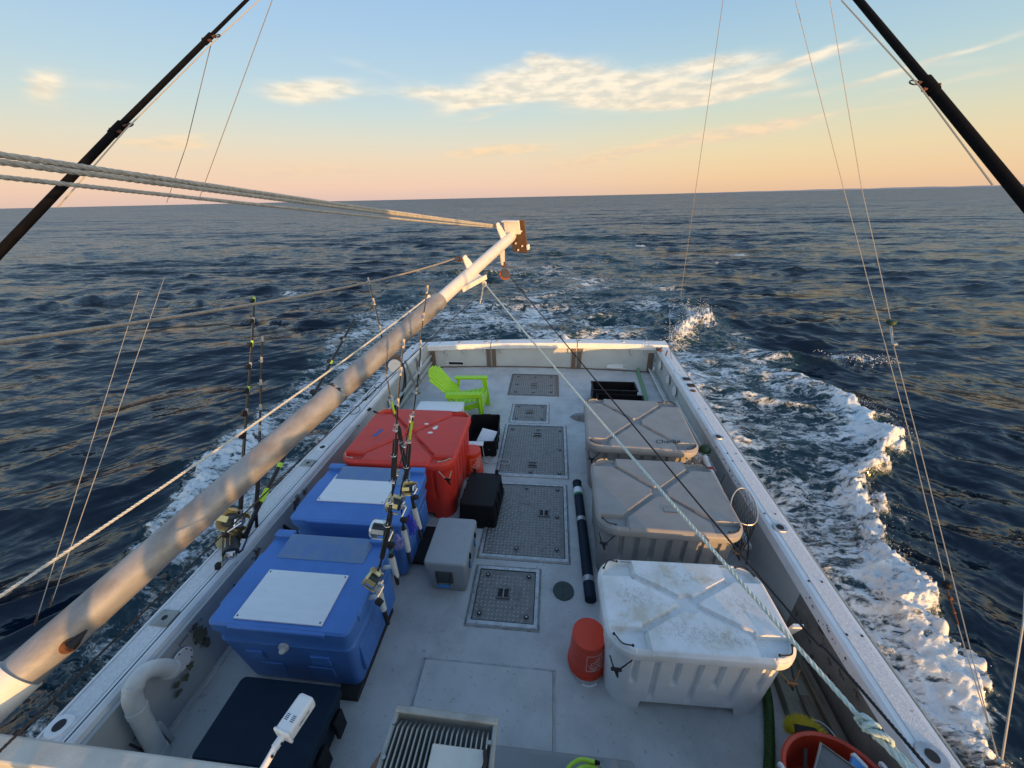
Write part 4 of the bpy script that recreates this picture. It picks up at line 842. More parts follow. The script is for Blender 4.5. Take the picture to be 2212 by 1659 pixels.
rod('gold reel rod in the farthest tube by the red tub, topmost of the leaning rods', [(-1.235, 2.66, .45), (-1.264, 2.68, .883), (-1.298, 2.72, 1.342), (-1.312, 2.75, 1.719), (-1.36, 2.8, 2.011), (-1.391, 2.9, 2.515), (-1.463, 3.0, 2.919)],
    [(0, .22, .016), (.30, .52, .019)], (.26, (.03, -.06, 0), (.9, -.25, .3), .050, .062, 'gold'), [(.55, .60, 'limewrap'), (.68, .70, 'limewrap')], group=GR)
rod('gold reel rod with a lime wrapped blank standing nearly upright behind the silver reel', [(-1.25, 2.38, .45), (-1.252, 2.38, .877), (-1.222, 2.4, 1.293), (-1.153, 2.42, 1.486), (-1.094, 2.45, 1.787), (-.959, 2.5, 2.37), (-.912, 2.52, 2.648), (-.842, 2.55, 2.95)],
    [(0, .2, .016), (.38, .52, .019)], (.30, (-.02, -.07, 0), (.9, -.1, -.15), .058, .075, 'gold'), [(.53, .61, 'limewrap'), (.64, .67, 'limewrap'), (.80, .82, 'limewrap')], group=GR)
rod('nearest rod on the blue box, gold reel low down and long black grip', [(-1.250, 1.83, .42), (-1.257, 1.83, .614), (-1.27, 1.83, .868), (-1.18, 1.87, 1.178), (-1.076, 1.93, 1.574), (-1.015, 1.96, 1.902), (-.974, 2.0, 2.158), (-.93, 2.05, 2.444), (-.877, 2.1, 2.725)],
    [(0, .12, .017), (.31, .50, .020), (.60, .74, .018)], (.245, (-.01, -.065, 0), (.85, -.2, -.5), .052, .066, 'gold'), [(.28, .29, 'gold'), (.52, .55, 'line_pale')], group=GR, r0=.010)
rod('short rod with a silver reel between the two nearest tubes', [(-1.246, 2.09, .55), (-1.251, 2.09, .885), (-1.213, 2.1, 1.302), (-1.136, 2.12, 1.556), (-1.074, 2.15, 1.75), (-1.013, 2.18, 1.934), (-.951, 2.2, 2.135)],
    [(0, .26, .016)], (.40, (-.035, -.05, .0), (.95, -.1, 0), .054, .08, 'silver'), [], group=GR, guides=5, r0=.008)
for i, (b0, t0, lb) in enumerate((((-1.25, 1.82, .615), (-1.262, 1.84, .90), 'white tube holder nearest the camera on the blue box'), ((-1.25, 2.10, .635), (-1.25, 2.09, .89), 'white tube holder holding the striped lure'),
                                  ((-1.25, 2.385, .61), (-1.252, 2.38, .885), 'white tube holder below the blue glove'), ((-1.24, 2.68, .58), (-1.255, 2.66, .87), 'white tube holder farthest aft on the blue box'))):
    T_ = thing('rod_tube', lb, 'rod holder', b0, 'white rod tubes on the blue boxes'); b0, t0 = Vector(b0), Vector(t0); MB().tube([b0, t0], [.024, .026], 18, caps=False).tube([t0, b0], [.021, .019], 18, caps=False).build('tube', M['pvc'], T_)
    MB().tube([b0.lerp(t0, .5), b0.lerp(t0, .5) + Vector((-.11, .0, -.03))], .018, 10).build('side_arm', M['pvc'], T_)
q = MB(); q.tube(spline([(-1.235, 2.075, .95), (-1.225, 2.07, 1.02), (-1.20, 2.065, 1.14), (-1.175, 2.06, 1.26)], 6), [.010] + [.020] * 6 + [.024] * 6 + [.020] * 4 + [.012] * 1 + [.008], 10); o = q.build('fishing_lure', mat('lure_scales', C(.10, .22, .26), C(.02, .03, .04), .25, scale=28, amt=1, lo=.48, hi_=.52, stretch=(1, 1, 3)), loc=(-1.235, 2.075, .95)); tag(o, 'dark striped fish shaped lure tucked into the second white tube', 'lure')
def crumple(c, s, seed, n=14, mr=10):
    q = random.Random(seed); mb = MB(); rings = []
    for i in range(mr + 1):
        t_ = math.pi * i / mr; rr_ = max(math.sin(t_), .03)
        rings.append([(c[0] + s[0] * rr_ * math.cos(2 * math.pi * k / n) * q.uniform(.6, 1.2), c[1] + s[1] * rr_ * math.sin(2 * math.pi * k / n) * q.uniform(.6, 1.2), c[2] - s[2] * math.cos(t_) + q.uniform(-.012, .012)) for k in range(n)])
    return mb.loft(rings)
g = crumple((-1.215, 2.44, .93), (.045, .03, .06), 5); g.tube([(-1.20, 2.43, .90), (-1.17, 2.40, .80)], [.02, .009], 8); g.tube([(-1.215, 2.43, .90), (-1.205, 2.40, .79)], [.02, .009], 8); g.tube([(-1.19, 2.44, .92), (-1.14, 2.42, .84)], [.016, .008], 8)
o = g.build('work_glove', M['glove'], loc=(-1.215, 2.44, .9)); tag(o, 'bright blue work glove draped beside the gold reels', 'glove')
o = crumple((-1.235, 2.2, .93), (.05, .035, .09), 9).build('rag', M['cloth'], loc=(-1.235, 2.2, .9)); tag(o, 'crumpled violet and white rag stuffed between the white tubes', 'rag')

# rods on the left gunwale
GL = 'rods standing along the left gunwale'
BX = -2.85
rod('tall black rod on the left gunwale with lime guide wraps and pink handle wrap', [(-2.86, 2.30, .56), (-2.86, 2.40, .80), (BX, 2.52, 1.05), (BX, 2.758, 1.494), (BX, 3.088, 2.064), (BX, 3.26, 2.37), (BX, 3.412, 2.66)],
    [(0, .12, .017), (.16, .36, .020)], (.14, (-.01, -.07, 0), (.9, -.3, .2), .082, .12, 'gold'), [(.24, .32, 'pink'), (.40, .42, 'limewrap')], roller=True, guides=7, group=GL, r0=.017, r1=.008)
rod('plain black rod behind the tall lime wrapped rod on the left gunwale', [(-2.85, 2.46, .43), (-2.85, 2.6, .78), (BX, 2.753, 1.059), (BX, 3.019, 1.592), (BX, 3.2, 1.97), (BX, 3.362, 2.284)],
    [(0, .12, .016), (.18, .42, .019)], None, [], guides=6, group=GL, r0=.016, r1=.008)
rod('black rod with lime and yellow wraps leaning far aft over the left gunwale', [(-2.80, 2.05, .52), (-2.82, 2.25, .60), (BX, 2.538, .74), (BX, 2.776, .849), (BX, 3.123, 1.007), (BX, 3.903, 1.394), (BX, 5.171, 1.95)],
    [(0, .06, .016), (.09, .19, .022)], (.075, (-.06, -.05, .03), (.6, -.8, -.1), .085, .13, 'gold'), [(.20, .25, 'limewrap'), (.30, .33, 'limewrap'), (.55, .57, 'limewrap')], roller=True, guides=5, group=GL, r0=.026, r1=.014, gside=(-.6, -.2, .8))
for i, (y, lb) in enumerate(((2.02, 'black bent rod butt under the near gold reel, left gunwale'), (2.30, 'black bent rod butt behind the near gold reel, left gunwale'), (2.72, 'black bent rod butt farthest aft by the blue boxes'))):
    MBq = MB().tube(spline([(-2.83, y + .12, .60), (-2.80, y + .02, .50), (-2.72, y + .02, .36), (-2.66, y + .08, .22)], 6), .021, 12); o = MBq.build('bent_butt', M['blackmetal'], loc=(-2.8, y, .3)); tag(o, lb, 'rod butt')

# ------------------------------------------------------------------ boom with its fittings
A = Vector((-1.909, .906, 1.960)); TP = Vector((-.474, 4.786, 3.100)); D = (TP - A); U = D.normalized(); S = U.cross(Vector((0, 0, 1))).normalized(); W = S.cross(U)
bm = thing('cargo_boom', 'long aluminium boom crossing above the deck, its outer end painted white', 'boom', tuple(A - U * 1.2))
B_ = lambda f: A + D * f
MB().tube([B_(-.55), B_(-.30), B_(-.066)], .084, 40).build('painted_base', M['boompaint'], bm)
MB().tube([B_(-.066), B_(.327)], .0765, 40).build('lower_tube', M['alu'], bm)
MB().tube([B_(.33), B_(.63)], .0755, 40).build('upper_tube', M['alu'], bm)
MB().tube([B_(.326), B_(.331)], .0780, 40).build('joint_band', mat('chipped_band', C(.03, .03, .03), C(.4, .4, .39), .6, .3, scale=22, amt=1, lo=.45, hi_=.55), bm)
for f in (.10, .20, .47, .55, .62): MB().tube([B_(f), B_(f + .003)], .0775, 40).build('weld_seam', M['alu'], bm)
MB().tube([B_(.622), B_(.985), B_(1.0)], [.058, .058, .045], 32).build('tip_tube', M['boompaint'], bm)
def obox(mb, c, dims, ax): mb.box(c, (1, 1, 1), rot=Matrix((ax[0] * dims[0], ax[1] * dims[1], ax[2] * dims[2])).transposed()); return mb
# end plate with a dark face, lugs, shackles
e = obox(MB(), B_(.992) + S * .02 + W * .10, (.20, .018, .15), (S, U, W)).build('end_plate', M['boompaint'], bm, bevel=.006)
obox(MB(), B_(1.003) + S * .065 - W * .02, (.20, .014, .38), (S, U, W)).build('wear_plate', mat('dark_rust_plate', C(.07, .045, .03), C(.12, .06, .03), .7, scale=12, amt=.8), e, bevel=.015)
obox(MB(), B_(.99) + W * .172 + S * .01, (.21, .05, .012), (S, U, W)).build('end_flange', M['boompaint'], e, bevel=.003)
obox(MB(), B_(1.003) + S * .172 - W * .14, (.03, .05, .06), (S, U, W)).build('corner_lug', M['boompaint'], e, bevel=.008)
for k, (a, b_) in enumerate(((.03, -.09), (.11, -.12), (.05, -.17), (.12, .05))): MB().disc(B_(1.0) + S * a + W * b_ - U * .014, U, .011, .016, 8).build('bolt', M['boompaint'], e)
def lug(f, d, hgt, wdt, name='lug', mt='boompaint'):
    c = B_(f); q = MB(); pr = []; ax = d.normalized(); 
    for a in np.linspace(0, math.pi, 9): pr.append((math.cos(a) * wdt / 2, hgt - wdt / 2 + math.sin(a) * wdt / 2))
    pr = [(wdt * .75, .05)] + pr + [(-wdt * .75, .05)]; n = len(pr); th_ = S if abs(ax.dot(S)) < .7 else W
    th_ = U.cross(ax).normalized()
    q.add([c + U * a + ax * b_ + th_ * .010 for a, b_ in pr] + [c + U * a + ax * b_ - th_ * .010 for a, b_ in pr], [tuple(range(n)), tuple(range(n, 2 * n))[::-1]] + [(i, n + i, n + (i + 1) % n, (i + 1) % n) for i in range(n)])
    return q.build(name, M[mt], bm, bevel=.003), c + ax * (hgt - wdt / 2)
def shackle(c, d1, d2, s, parent, mt='rusty'):
    d1, d2 = Vector(d1).normalized(), Vector(d2).normalized(); c = Vector(c); q = MB()
    q.tube([c - d2 * s * 1.1 , c + d2 * s * 1.1], s * .26, 8); q.disc(c + d2 * s * 1.0, d2, s * .45, s * .35, 6)
    q.tube(spline([c - d2 * s * .7, c - d2 * s * .75 + d1 * s * 1.1, c + d1 * s * 1.9, c + d2 * s * .75 + d1 * s * 1.1, c + d2 * s * .7], 5), s * .24, 8)
    return q.build('shackle', M[mt], parent)
upv = (W * .9 - S * .35).normalized()
l1, p1 = lug(.955, upv, .22, .075); shackle(p1, (-.6, -.6, .25), U, .028, l1)
l2, p2 = lug(.772, upv, .17, .07); shackle(p2, (-.8, -.5, .05), U, .030, l2); shackle(p2 + Vector((-.05, -.03, 0)), (-.8, -.5, .2), W, .026, l2)
l3, p3 = lug(.93, -W * .95 - S * .1, .24, .07); shackle(p3, (0, 0, -1), S, .026, l3)
# triangular bracket on the lower right side
q = MB(); c = B_(.70); q.add([c + S * .055 - W * .03 + W * s_ for s_ in (.006, -.006)] + [B_(.765) + S * .15 - W * .05 + W * s_ for s_ in (.006, -.006)] + [B_(.775) + S * .05 - W * .03 + W * s_ for s_ in (.006, -.006)], [(0, 2, 4), (1, 5, 3), (0, 1, 3, 2), (2, 3, 5, 4), (4, 5, 1, 0)]); br = q.build('bracket', M['boompaint'], bm)
obox(MB(), (B_(.70) + S * .06 + B_(.767) + S * .16) / 2 - W * .04, (.315, .045, .012), ((B_(.767) + S * .10 - B_(.70)).normalized(), W, ((B_(.767) + S * .10 - B_(.70)).normalized().cross(W)).normalized())).build('bracket_flange', M['boompaint'], bm)
p4 = B_(.762) + S * .135 - W * .04; shackle(p4, (.2, .1, -.9), U, .024, br)
# bolt on the lower tube
q = MB(); c = B_(-.035) + S * .077 + W * .0; dn = (S + W * .1).normalized(); q.disc(c - dn * .002, dn, .030, .012, 18); q.disc(c + dn * .01, dn, .016, .02, 6); bl = q.build('bolt', M['rusty'], bm); MB().tube([c, c + U * .06 + dn * .002], [.028, .003], 8).build('drip_stain', M['ink'], bl)
l5, p5 = lug(.615, (W * .8 - S * .6), .10, .03); shackle(p5, (-.8, -.4, .1), U, .014, l5)
# block hanging under the tip
pc = p3 + Vector((0.02, 0, -.10)); blk = thing('pulley_block', 'rusty orange pulley block hanging below the boom tip', 'pulley', tuple(pc))
q = MB(); q.disc(pc + Vector((0, .02, -.02)), (.25, 1, .1), .055, .010, 18); q.disc(pc + Vector((.01, -.02, -.02)), (.25, 1, .1), .055, .010, 18); q.build('cheek', M['steel'], blk)
MB().disc(pc + Vector((0, 0, -.035)), (.25, 1, .1), .062, .026, 20).build('sheave', mat('rust_orange', C(.38, .09, .02), C(.22, .06, .02), .8, scale=40), blk)
shackle(pc + Vector((0, 0, .045)), (0, 0, 1), (.9, .1, 0), .02, blk)

# ropes
def rope(name, label, pts, r, mt, strands=3, cat='rope', knots=(), group=None):
    q = rope_mb(pts, r, strands); o = q.build(name, M[mt], loc=tuple(pts[0]), ang=3.2); return tag(o, label, cat, group)
tpt = p1 + Vector((-.06, -.05, .01)); 
for k, (e2, e0, lb) in enumerate((((-1.727, 1.229, 3.660), .004, 'thick weathered rope to the boom tip, upper of the close pair'), ((-1.726, 1.219, 3.640), -.004, 'thick weathered rope to the boom tip, lower of the close pair'), ((-1.725, 1.206, 3.600), -.018, 'thinner weathered rope to the boom tip running lowest of the three'))):
    a = tpt + Vector((0, 0, e0)); b_ = Vector(e2); b2 = b_ + (b_ - a) * .35; r = (.0105, .0105, .0080)[k]
    rope('topping_rope', lb, sag(a, b2, (.012, .012, .016)[k]), r, 'rope_grey', group='weathered ropes holding up the boom tip')
a = p2 + Vector((-.10, -.07, .01)); b_ = Vector((-1.571, .922, 3.221)); rope('wire_cable', 'brown twisted wire cable from the boom to the upper left', sag(a, b_ + (b_ - a) * .35, .09), .0085, 'wire', 6, 'cable')
b_ = Vector((-1.904, .719, 2.309)); a = p5; rope('guy_rope', 'thin pale rope from the boom down past the rods to the lower left', sag(a, b_ + (b_ - a) * .3, .05), .0065, 'rope_white')
kn = Vector((.847, .596, 2.242)); a = p4 + Vector((.01, 0, -.05)); end = Vector((.905, .46, 2.25))
pts = sag(a, kn, .02, 20); rp = rope('guy_rope', 'pale green twisted rope from the boom down over the white tub to the lower right', pts, .0072, 'rope_green')
q = MB(); kk = random.Random(1)
for i in range(4):
    c = kn + Vector((.004 * i, -.012 * i + .01, .003 * i)); ax1 = Vector((kk.uniform(-1, 1), kk.uniform(-1, 1), kk.uniform(-1, 1))).normalized(); ax2 = ax1.cross(Vector((.3, .9, .1))).normalized(); rope_mb([c + (ax1 * math.cos(t_) + ax2 * math.sin(t_)) * .017 for t_ in np.linspace(0, 6.6, 16)], .0072, mb=q)
q.build('knot', M['rope_green'], rp, ang=3.2)
q = MB(); rope_mb(sag(kn, end + (end - kn) * 2.5, .0), .0095, mb=q); rope_mb([p + Vector((.016, .004, -.008)) for p in sag(kn, end + (end - kn) * 1.2, .0)], .009, mb=q); q.build('doubled_tail', M['rope_green'], rp, ang=3.2)
q = MB(); rope_mb(spline([a, a + Vector((-.01, -.02, -.05)), a + Vector((-.03, -.03, -.13)), a + Vector((-.05, -.03, -.2))], 6), .009, mb=q); rope_mb([a + Vector((math.cos(t_) * .018, .012 * math.sin(2 * t_), math.sin(t_) * .022 - .01)) for t_ in np.linspace(0, 9, 20)], .008, mb=q); q.build('rope_end', M['rope_white'], rp, ang=3.2)
pb = pc + Vector((.05, 0, -.05)); rope('black_line', 'black line from the pulley block across the grey tubs to the lower right', spline([pb, (.937, 1.453, 1.916), (1.015, .899, 2.024), (1.03, .45, 2.15)], 12), .0052, 'rope_black', 3)
pb = pc + Vector((-.05, 0, -.05)); rope('black_line', 'black line from the pulley block passing under the boom to the lower left', spline([pb, (-1.159, 3.092, 2.305), (-1.497, 1.72, 2.091), (-1.469, .362, 2.167), (-1.46, .1, 2.2)], 12), .0042, 'rope_black', 3)

# ------------------------------------------------------------------ outrigger poles and rigging lines
def pole(label, a, j1, j2, b_, r, sgn):
    a, j1, b_ = Vector(a), Vector(j1), Vector(b_); T_ = thing('outrigger_pole', label, 'outrigger pole', tuple(a), 'black outrigger poles raised on each side'); u = (b_ - a).normalized()
    MB().tube([a - u * 1.2, a, j1], [r[0], r[0], r[0]], 24).build('lower_section', M['pole'], T_)
    MB().tube([j1, Vector(j2) if j2 else b_], r[1], 24).build('middle_section', M['pole'], T_)
    if j2: MB().tube([Vector(j2), b_ + u * .6], r[2], 20).build('upper_section', M['pole'], T_)
    side_ = Vector((sgn, 0, 0)); side_ = (side_ - u * side_.dot(u)).normalized(); fr = u.cross(side_)
    for j, rr_ in ((j1, r[0]),) + (((j2, r[1]),) if j2 else ()):
        j = Vector(j); c_ = MB().tube([j - u * .10, j + u * .01], rr_ + .004, 24).build('collar', M['pole'], T_)
        for k, (off, d) in enumerate(((-.075, -1), (-.01, -1), (-.05, 1))): MB().tube([j + u * off + side_ * (rr_) * -d, j + u * off + side_ * (rr_ + .022) * -d], .007, 8).disc(j + u * off + side_ * (rr_ + .024) * -d, side_, .011, .008, 6).build('collar_bolt', M['rusty'], c_)
        e = j + u * -.0 + side_ * (rr_ + .045); MB().tube([j + side_ * rr_, e - side_ * .018], .005, 6).tube([e + (side_ * math.cos(t_) + u * math.sin(t_)) * .020 for t_ in np.linspace(0, 6.283, 15)[:-1]], .004, 6, closed=True).build('ring_guide', M['blackmetal'], c_)
    return T_
pole('black outrigger pole rising from the left edge to the top', (-2.861, 1.74, 3.238), (-2.817, 2.719, 3.973), (-2.749, 3.696, 4.698), (-2.647, 4.347, 5.206), (.021, .017, .012), 1)
pole('black outrigger pole rising from the right edge to the top', (2.29, 2.267, 3.392), (2.146, 3.027, 4.064), None, (2.034, 3.857, 4.757), (.025, .020), -1)
def tline(label, pts, r=.0022, mt='line', grp='thin outrigger lines', sagv=0):
    o = MB().tube([p for a, b_ in zip(pts, pts[1:]) for p in resample([a, b_], .25)[:-1]] + [Vector(pts[-1])], r, 5).build('rigging_line', M[mt], loc=tuple(pts[0])); tag(o, label, 'line', grp); return o
tline('halyard running through the rings of the left outrigger pole', [(-2.567, 4.176, 5.066), (-2.70, 3.608, 4.619), (-2.735, 2.654, 3.934), (-2.828, 2.151, 3.499)], .0040, 'line_pale')
tline('thin line dropping from the upper ring of the left outrigger pole', [(-2.70, 3.608, 4.619), (-3.4, 3.85, 4.0), (-4.016, 4.044, 3.52)], .0030)
tline('thin line at the top left, right of the left outrigger pole', [(-2.977, 5.075, 5.396), (-3.85, 5.09, 4.4), (-4.613, 5.104, 3.533)], .0038)
tline('left one of the two thin lines ending low over the sea on the left', [(-3.21, 2.708, 2.895), (-2.372, .893, 1.739)], .0020, 'line_pale')
tline('right one of the two thin lines ending low over the sea on the left', [(-3.015, 2.776, 2.989), (-2.303, .938, 1.815)], .0020, 'line_pale')
tline('thin line standing alone between the clouds and the right hand lines', [(2.116, 6.925, 5.753), (2.185, 6.957, 3.514), (2.329, 7.261, 1.816)], .0042)
la = tline('long thin line on the right with the black snap low down', [(1.831, 4.211, 4.84), (2.246, 3.601, 3.5), (2.284, 3.094, 2.911), (2.332, 2.353, 2.073), (2.187, 1.625, 1.53), (2.024, 1.002, 1.208)], .0024, 'line_pale')
lb_ = tline('long thin line on the right with the green float high up', [(2.1, 4.238, 4.835), (2.378, 3.63, 3.53), (2.388, 3.104, 2.909), (2.376, 2.865, 2.651), (2.31, 2.691, 2.539), (2.294, 2.248, 2.095), (2.21, 1.663, 1.603), (2.018, 1.002, 1.208)], .0024, 'line_pale')
tline('halyard running through the ring of the right outrigger pole', [(1.898, 3.681, 4.655), (2.065, 2.942, 4.023), (2.155, 2.364, 3.506)], .0040, 'line_pale')
tline('short thin line at the lower right corner over the dark water', [(2.49, 1.589, 1.618), (2.4, 1.46, 1.53), (2.029, .996, 1.193)], .0042, 'line_pale')
T_ = thing('line_float', 'green cork shaped float with a metal snap on the right hand line', 'float', (2.376, 2.865, 2.651)); MB().lathe((2.376, 2.865, 2.64), (0, 0, 1), [(.022, 0), (.030, .008), (.030, .028), (.020, .036)], 16).build('float', M['green_float'], T_)
MB().tube([(2.376, 2.865, 2.64), (2.35, 2.80, 2.60), (2.31, 2.70, 2.545)], .007, 6).sphere((2.315, 2.70, 2.55), .018, 8, 6).sphere((2.345, 2.79, 2.595), .010, 8, 6).build('snap', M['steel'], T_)
T_ = thing('line_snap', 'black stop and rusty swivel low on the right hand line', 'snap', (2.187, 1.625, 1.53)); MB().sphere((2.19, 1.635, 1.545), .022, 10, 7, (1, 1, 1.1)).build('stop', M['black'], T_); MB().sphere((2.175, 1.58, 1.51), .012, 8, 6).sphere((2.155, 1.52, 1.48), .010, 8, 6).tube([(2.187, 1.625, 1.53), (2.145, 1.47, 1.455)], .005, 6).build('swivel', M['rusty'], T_)
T_ = thing('line_cleat', 'metal end fitting where the right hand lines meet low at the corner', 'fitting', (2.02, 1.0, 1.2)); MB().tube([(2.022, 1.0, 1.215), (2.04, 1.03, 1.12)], .012, 8).sphere((2.022, 1.0, 1.21), .018, 8, 6).build('swivel', M['steel'], T_)
for (p, lb) in (((-2.372, .893, 1.739), 'small swivel on the left one of the low left lines'), ((-2.303, .938, 1.815), 'small swivel on the right one of the low left lines')):
    p = Vector(p); o = MB().tube([p, p + Vector((-.02, .04, .03))], .003, 6).sphere(p + Vector((-.008, .015, .01)), .006, 8, 6).build('line_swivel', M['rusty'], loc=tuple(p)); tag(o, lb, 'swivel')

# ------------------------------------------------------------------ coolers, totes, boxes
def cooler(name, label, x0, x1, y0, y1, h, mt, cat='cooler', rot=0, lidh=.09, handle_end=True, latch='black'):
    cx, cy = (x0 + x1) / 2, (y0 + y1) / 2; w_, l_ = x1 - x0, y1 - y0; T_ = thing(name, label, cat, (cx, cy, 0), None, rot)
    mb = MB(); mb.loft([rrect(w_ * s, l_ * s, .035, 5, z) for z, s in ((.0, .82), (.02, .86), (.14, .90), (h - lidh - .01, .96))]); body = mb.build('body', mt, T_, ang=.5)
    mb = MB(); mb.loft([rrect(w_, l_, .035, 5, h - lidh), rrect(w_, l_, .035, 5, h - .015), rrect(w_ - .02, l_ - .02, .03, 5, h)]); lid = mb.build('lid', mt, T_, ang=.45)
    if handle_end:
        mb = MB(); fy = -l_ / 2 * .93; mb.box((-.02, fy, h - lidh - .11), (.17, .03, .16)); mb.build('handle_recess', mat('dark_recess', C(.06, .065, .07), None, .6), body, bevel=.01)
        mb = MB(); mb.tube([(-.09, fy - .02, h - lidh - .05), (-.075, fy - .045, h - lidh - .17)], .005, 6); mb.tube([(.05, fy - .02, h - lidh - .05), (.035, fy - .045, h - lidh - .17)], .005, 6); hd = mb.build('handle_rope', M['rope_black'], body)
        MB().tube([(-.08, fy - .048, h - lidh - .18), (.04, fy - .048, h - lidh - .18)], .014, 10).build('handle_grip', mat('handle_blue', C(.03, .17, .42), None, .5), hd)
        for y in (-l_ * .22, l_ * .22):
            MB().box((w_ / 2 + .004, y, h - .06), (.022, .03, .06)).build('latch', M['black'], lid, bevel=.005)
            MB().box((w_ / 2 - .004, y, h - .16), (.016, .018, .13)).build('latch_strap', mat('handle_blue', C(.03, .17, .42), None, .5), body, bevel=.004)
    return T_
cooler('cooler', 'grey hard cooler with a blue handle standing by the blue boxes', -1.145, -.735, 2.41, 2.99, .43, M['grey_cooler'])
nc = cooler('cooler', 'dark navy hard cooler at the lower left in front of the blue box', -2.20, -1.43, .93, 1.40, .37, M['navy'], handle_end=False, lidh=.07)
for sx in (-.2, .2): MB().box((sx, -.245, .24), (.07, .03, .12)).build('latch', M['black'], nc, bevel=.006)
for yy in (-.1, .1): MB().box((.39, yy, .16), (.03, .10, .20)).build('side_latch', M['black'], nc, bevel=.008)
# black tote upside down
def tote(name, label, cx, cy, w_, l_, h, up, rot=0):
    T_ = thing(name, label, 'tote', (cx, cy, 0), 'black plastic totes', rot)
    z = lambda t_: t_ if up else h - t_
    rings = [rrect(w_ * s, l_ * s, .04, 5, z(t_)) for t_, s in ((0, .86), (.012, .89), (h - .06, .96), (h - .058, 1.0), (h, 1.0))]
    inner = [rrect(w_ * s, l_ * s, .035, 5, z(t_)) for t_, s in ((h, .96), (h - .05, .93), (.02, .84))]
    mb = MB(); mb.loft(rings + inner if up else rings, cap1=True)
    if not up: mb.f = [f[::-1] for f in mb.f]
    sh = mb.build('shell', M['black'], T_, ang=.5)
    for sx in (-1, 1):
        for sy in (-1, 1):
            MB().box((sx * w_ * .30, sy * l_ * .485, z(h - .04) if up else .07), (.04, .035, .06)).build('lug', M['black'], sh, bevel=.008)
    for sx in (-1, 1): MB().box((0, sx * l_ / 2, z(h - .012)), (w_ * .34, .03, .03)).build('rim_grip', M['black'], sh, bevel=.006)
    for sx in (-1, 1):
        for k in (-1, 0, 1): MB().box((sx * w_ * .475, k * l_ * .26, h * .5), (.018, .02, h * .75)).build('side_rib', M['black'], sh, bevel=.004)
    return T_
tote('tote', 'black plastic tote standing upside down on the middle hatch edge', -.80, 3.61, .46, .66, .31, False, R(-2))
for (x, y) in ((-.15, .29), (.14, .30)): MB().tube([(x, y, .30), (x, y + .02, .345)], .022, 10).build('stacking_peg', M['black'], bpy.data.objects['tote'])
ot = tote('tote', 'open black plastic tote by the chair, a white board leaning inside', -1.0, 4.98, .47, .78, .31, True, R(4))
mb = MB(); rt = Matrix.Rotation(R(-20), 3, 'Z') @ Matrix.Rotation(R(28), 3, 'X'); mb.box((-.94, 4.80, .22), (.26, .32, .012), rot=rt); o = mb.build('cutting_board', M['white_panel'], loc=(-.9, 4.8, .2), bevel=.004); tag(o, 'pale white cutting board leaning inside the open black tote', 'board')
# foam boxes behind the red tub
def foambox(label, x0, x1, y0, y1, h, rot=0):
    cx, cy = (x0 + x1) / 2, (y0 + y1) / 2; T_ = thing('foam_box', label, 'foam box', (cx, cy, 0), 'white boxes behind the red tub', rot); w_, l_ = x1 - x0, y1 - y0
    mb = MB(); mb.loft([rrect(w_ * .92, l_ * .9, .03, 4, 0), rrect(w_ * .97, l_ * .96, .03, 4, h - .07)]); mb.build('body', M['styro'], T_, ang=.5)
    mb = MB(); mb.loft([rrect(w_, l_, .03, 4, h - .07), rrect(w_, l_, .03, 4, h - .008), rrect(w_ - .03, l_ - .03, .02, 4, h)]); ld = mb.build('lid', M['styro'], T_, ang=.45)
    for k in (-1, 1): MB().box((w_ / 2 + .004, k * l_ * .2, h - .10), (.012, .05, .14)).build('side_rib', M['styro'], ld, bevel=.004)
    return T_
foambox('white foam box farther aft, next to the lime green chair', -2.15, -1.40, 5.0, 5.52, .45, R(2))
foambox('white foam box nearer, between the red tub and the open black tote', -1.85, -1.25, 4.56, 5.0, .42)
mb = MB(); mb.box((-1.12, 4.52, .315), (.38, .10, .02), rot=Matrix.Rotation(R(4), 3, 'Z')); o = mb.build('foam_strip', M['styro'], loc=(-1.1, 4.5, .3), bevel=.004); tag(o, 'narrow white foam strip resting on the near rim of the open black tote', 'foam strip')
# aft crates
def crate(label, cx, cy, w_, l_, h, rot=0, z0=0):
    T_ = thing('crate', label, 'crate', (cx, cy, z0), 'black crates aft of the grey tubs', rot); mb = MB()
    t_ = .015
    mb.box((0, 0, .01), (w_, l_, .02)); mb.build('base', M['black'], T_)
    for sx in (-1, 1): MB().box((sx * (w_ / 2 - t_ / 2), 0, h / 2 + .011), (t_, l_ - .002, h - .022)).build('side', M['black'], T_, bevel=.003)
    for sy in (-1, 1): MB().box((0, sy * (l_ / 2 - t_ / 2), h / 2 + .011), (w_ - 2 * t_ - .002, t_, h - .022)).build('end', M['black'], T_, bevel=.003)
    q = MB(); [q.box((x, y, h), d) for x, y, d in ((0, -l_ / 2, (w_ + .03, .03, .02)), (0, l_ / 2, (w_ + .03, .03, .02)), (-w_ / 2, 0, (.03, l_ - .035, .02)), (w_ / 2, 0, (.03, l_ - .035, .02)))]; q.build('rim', M['black'], T_, bevel=.003)
    for k in range(-2, 3): MB().box((k * w_ * .19, -l_ / 2 - .004, h / 2), (.014, .014, h - .05)).build('slat', M['black'], T_)
    return T_
crate('black plastic crate on the deck behind the aft grey tub, farther one', 1.20, 6.62, .80, .36, .27)
crate('black plastic crate nearer, tucked against the aft grey tub', 1.26, 6.20, .80, .34, .22, R(-3))

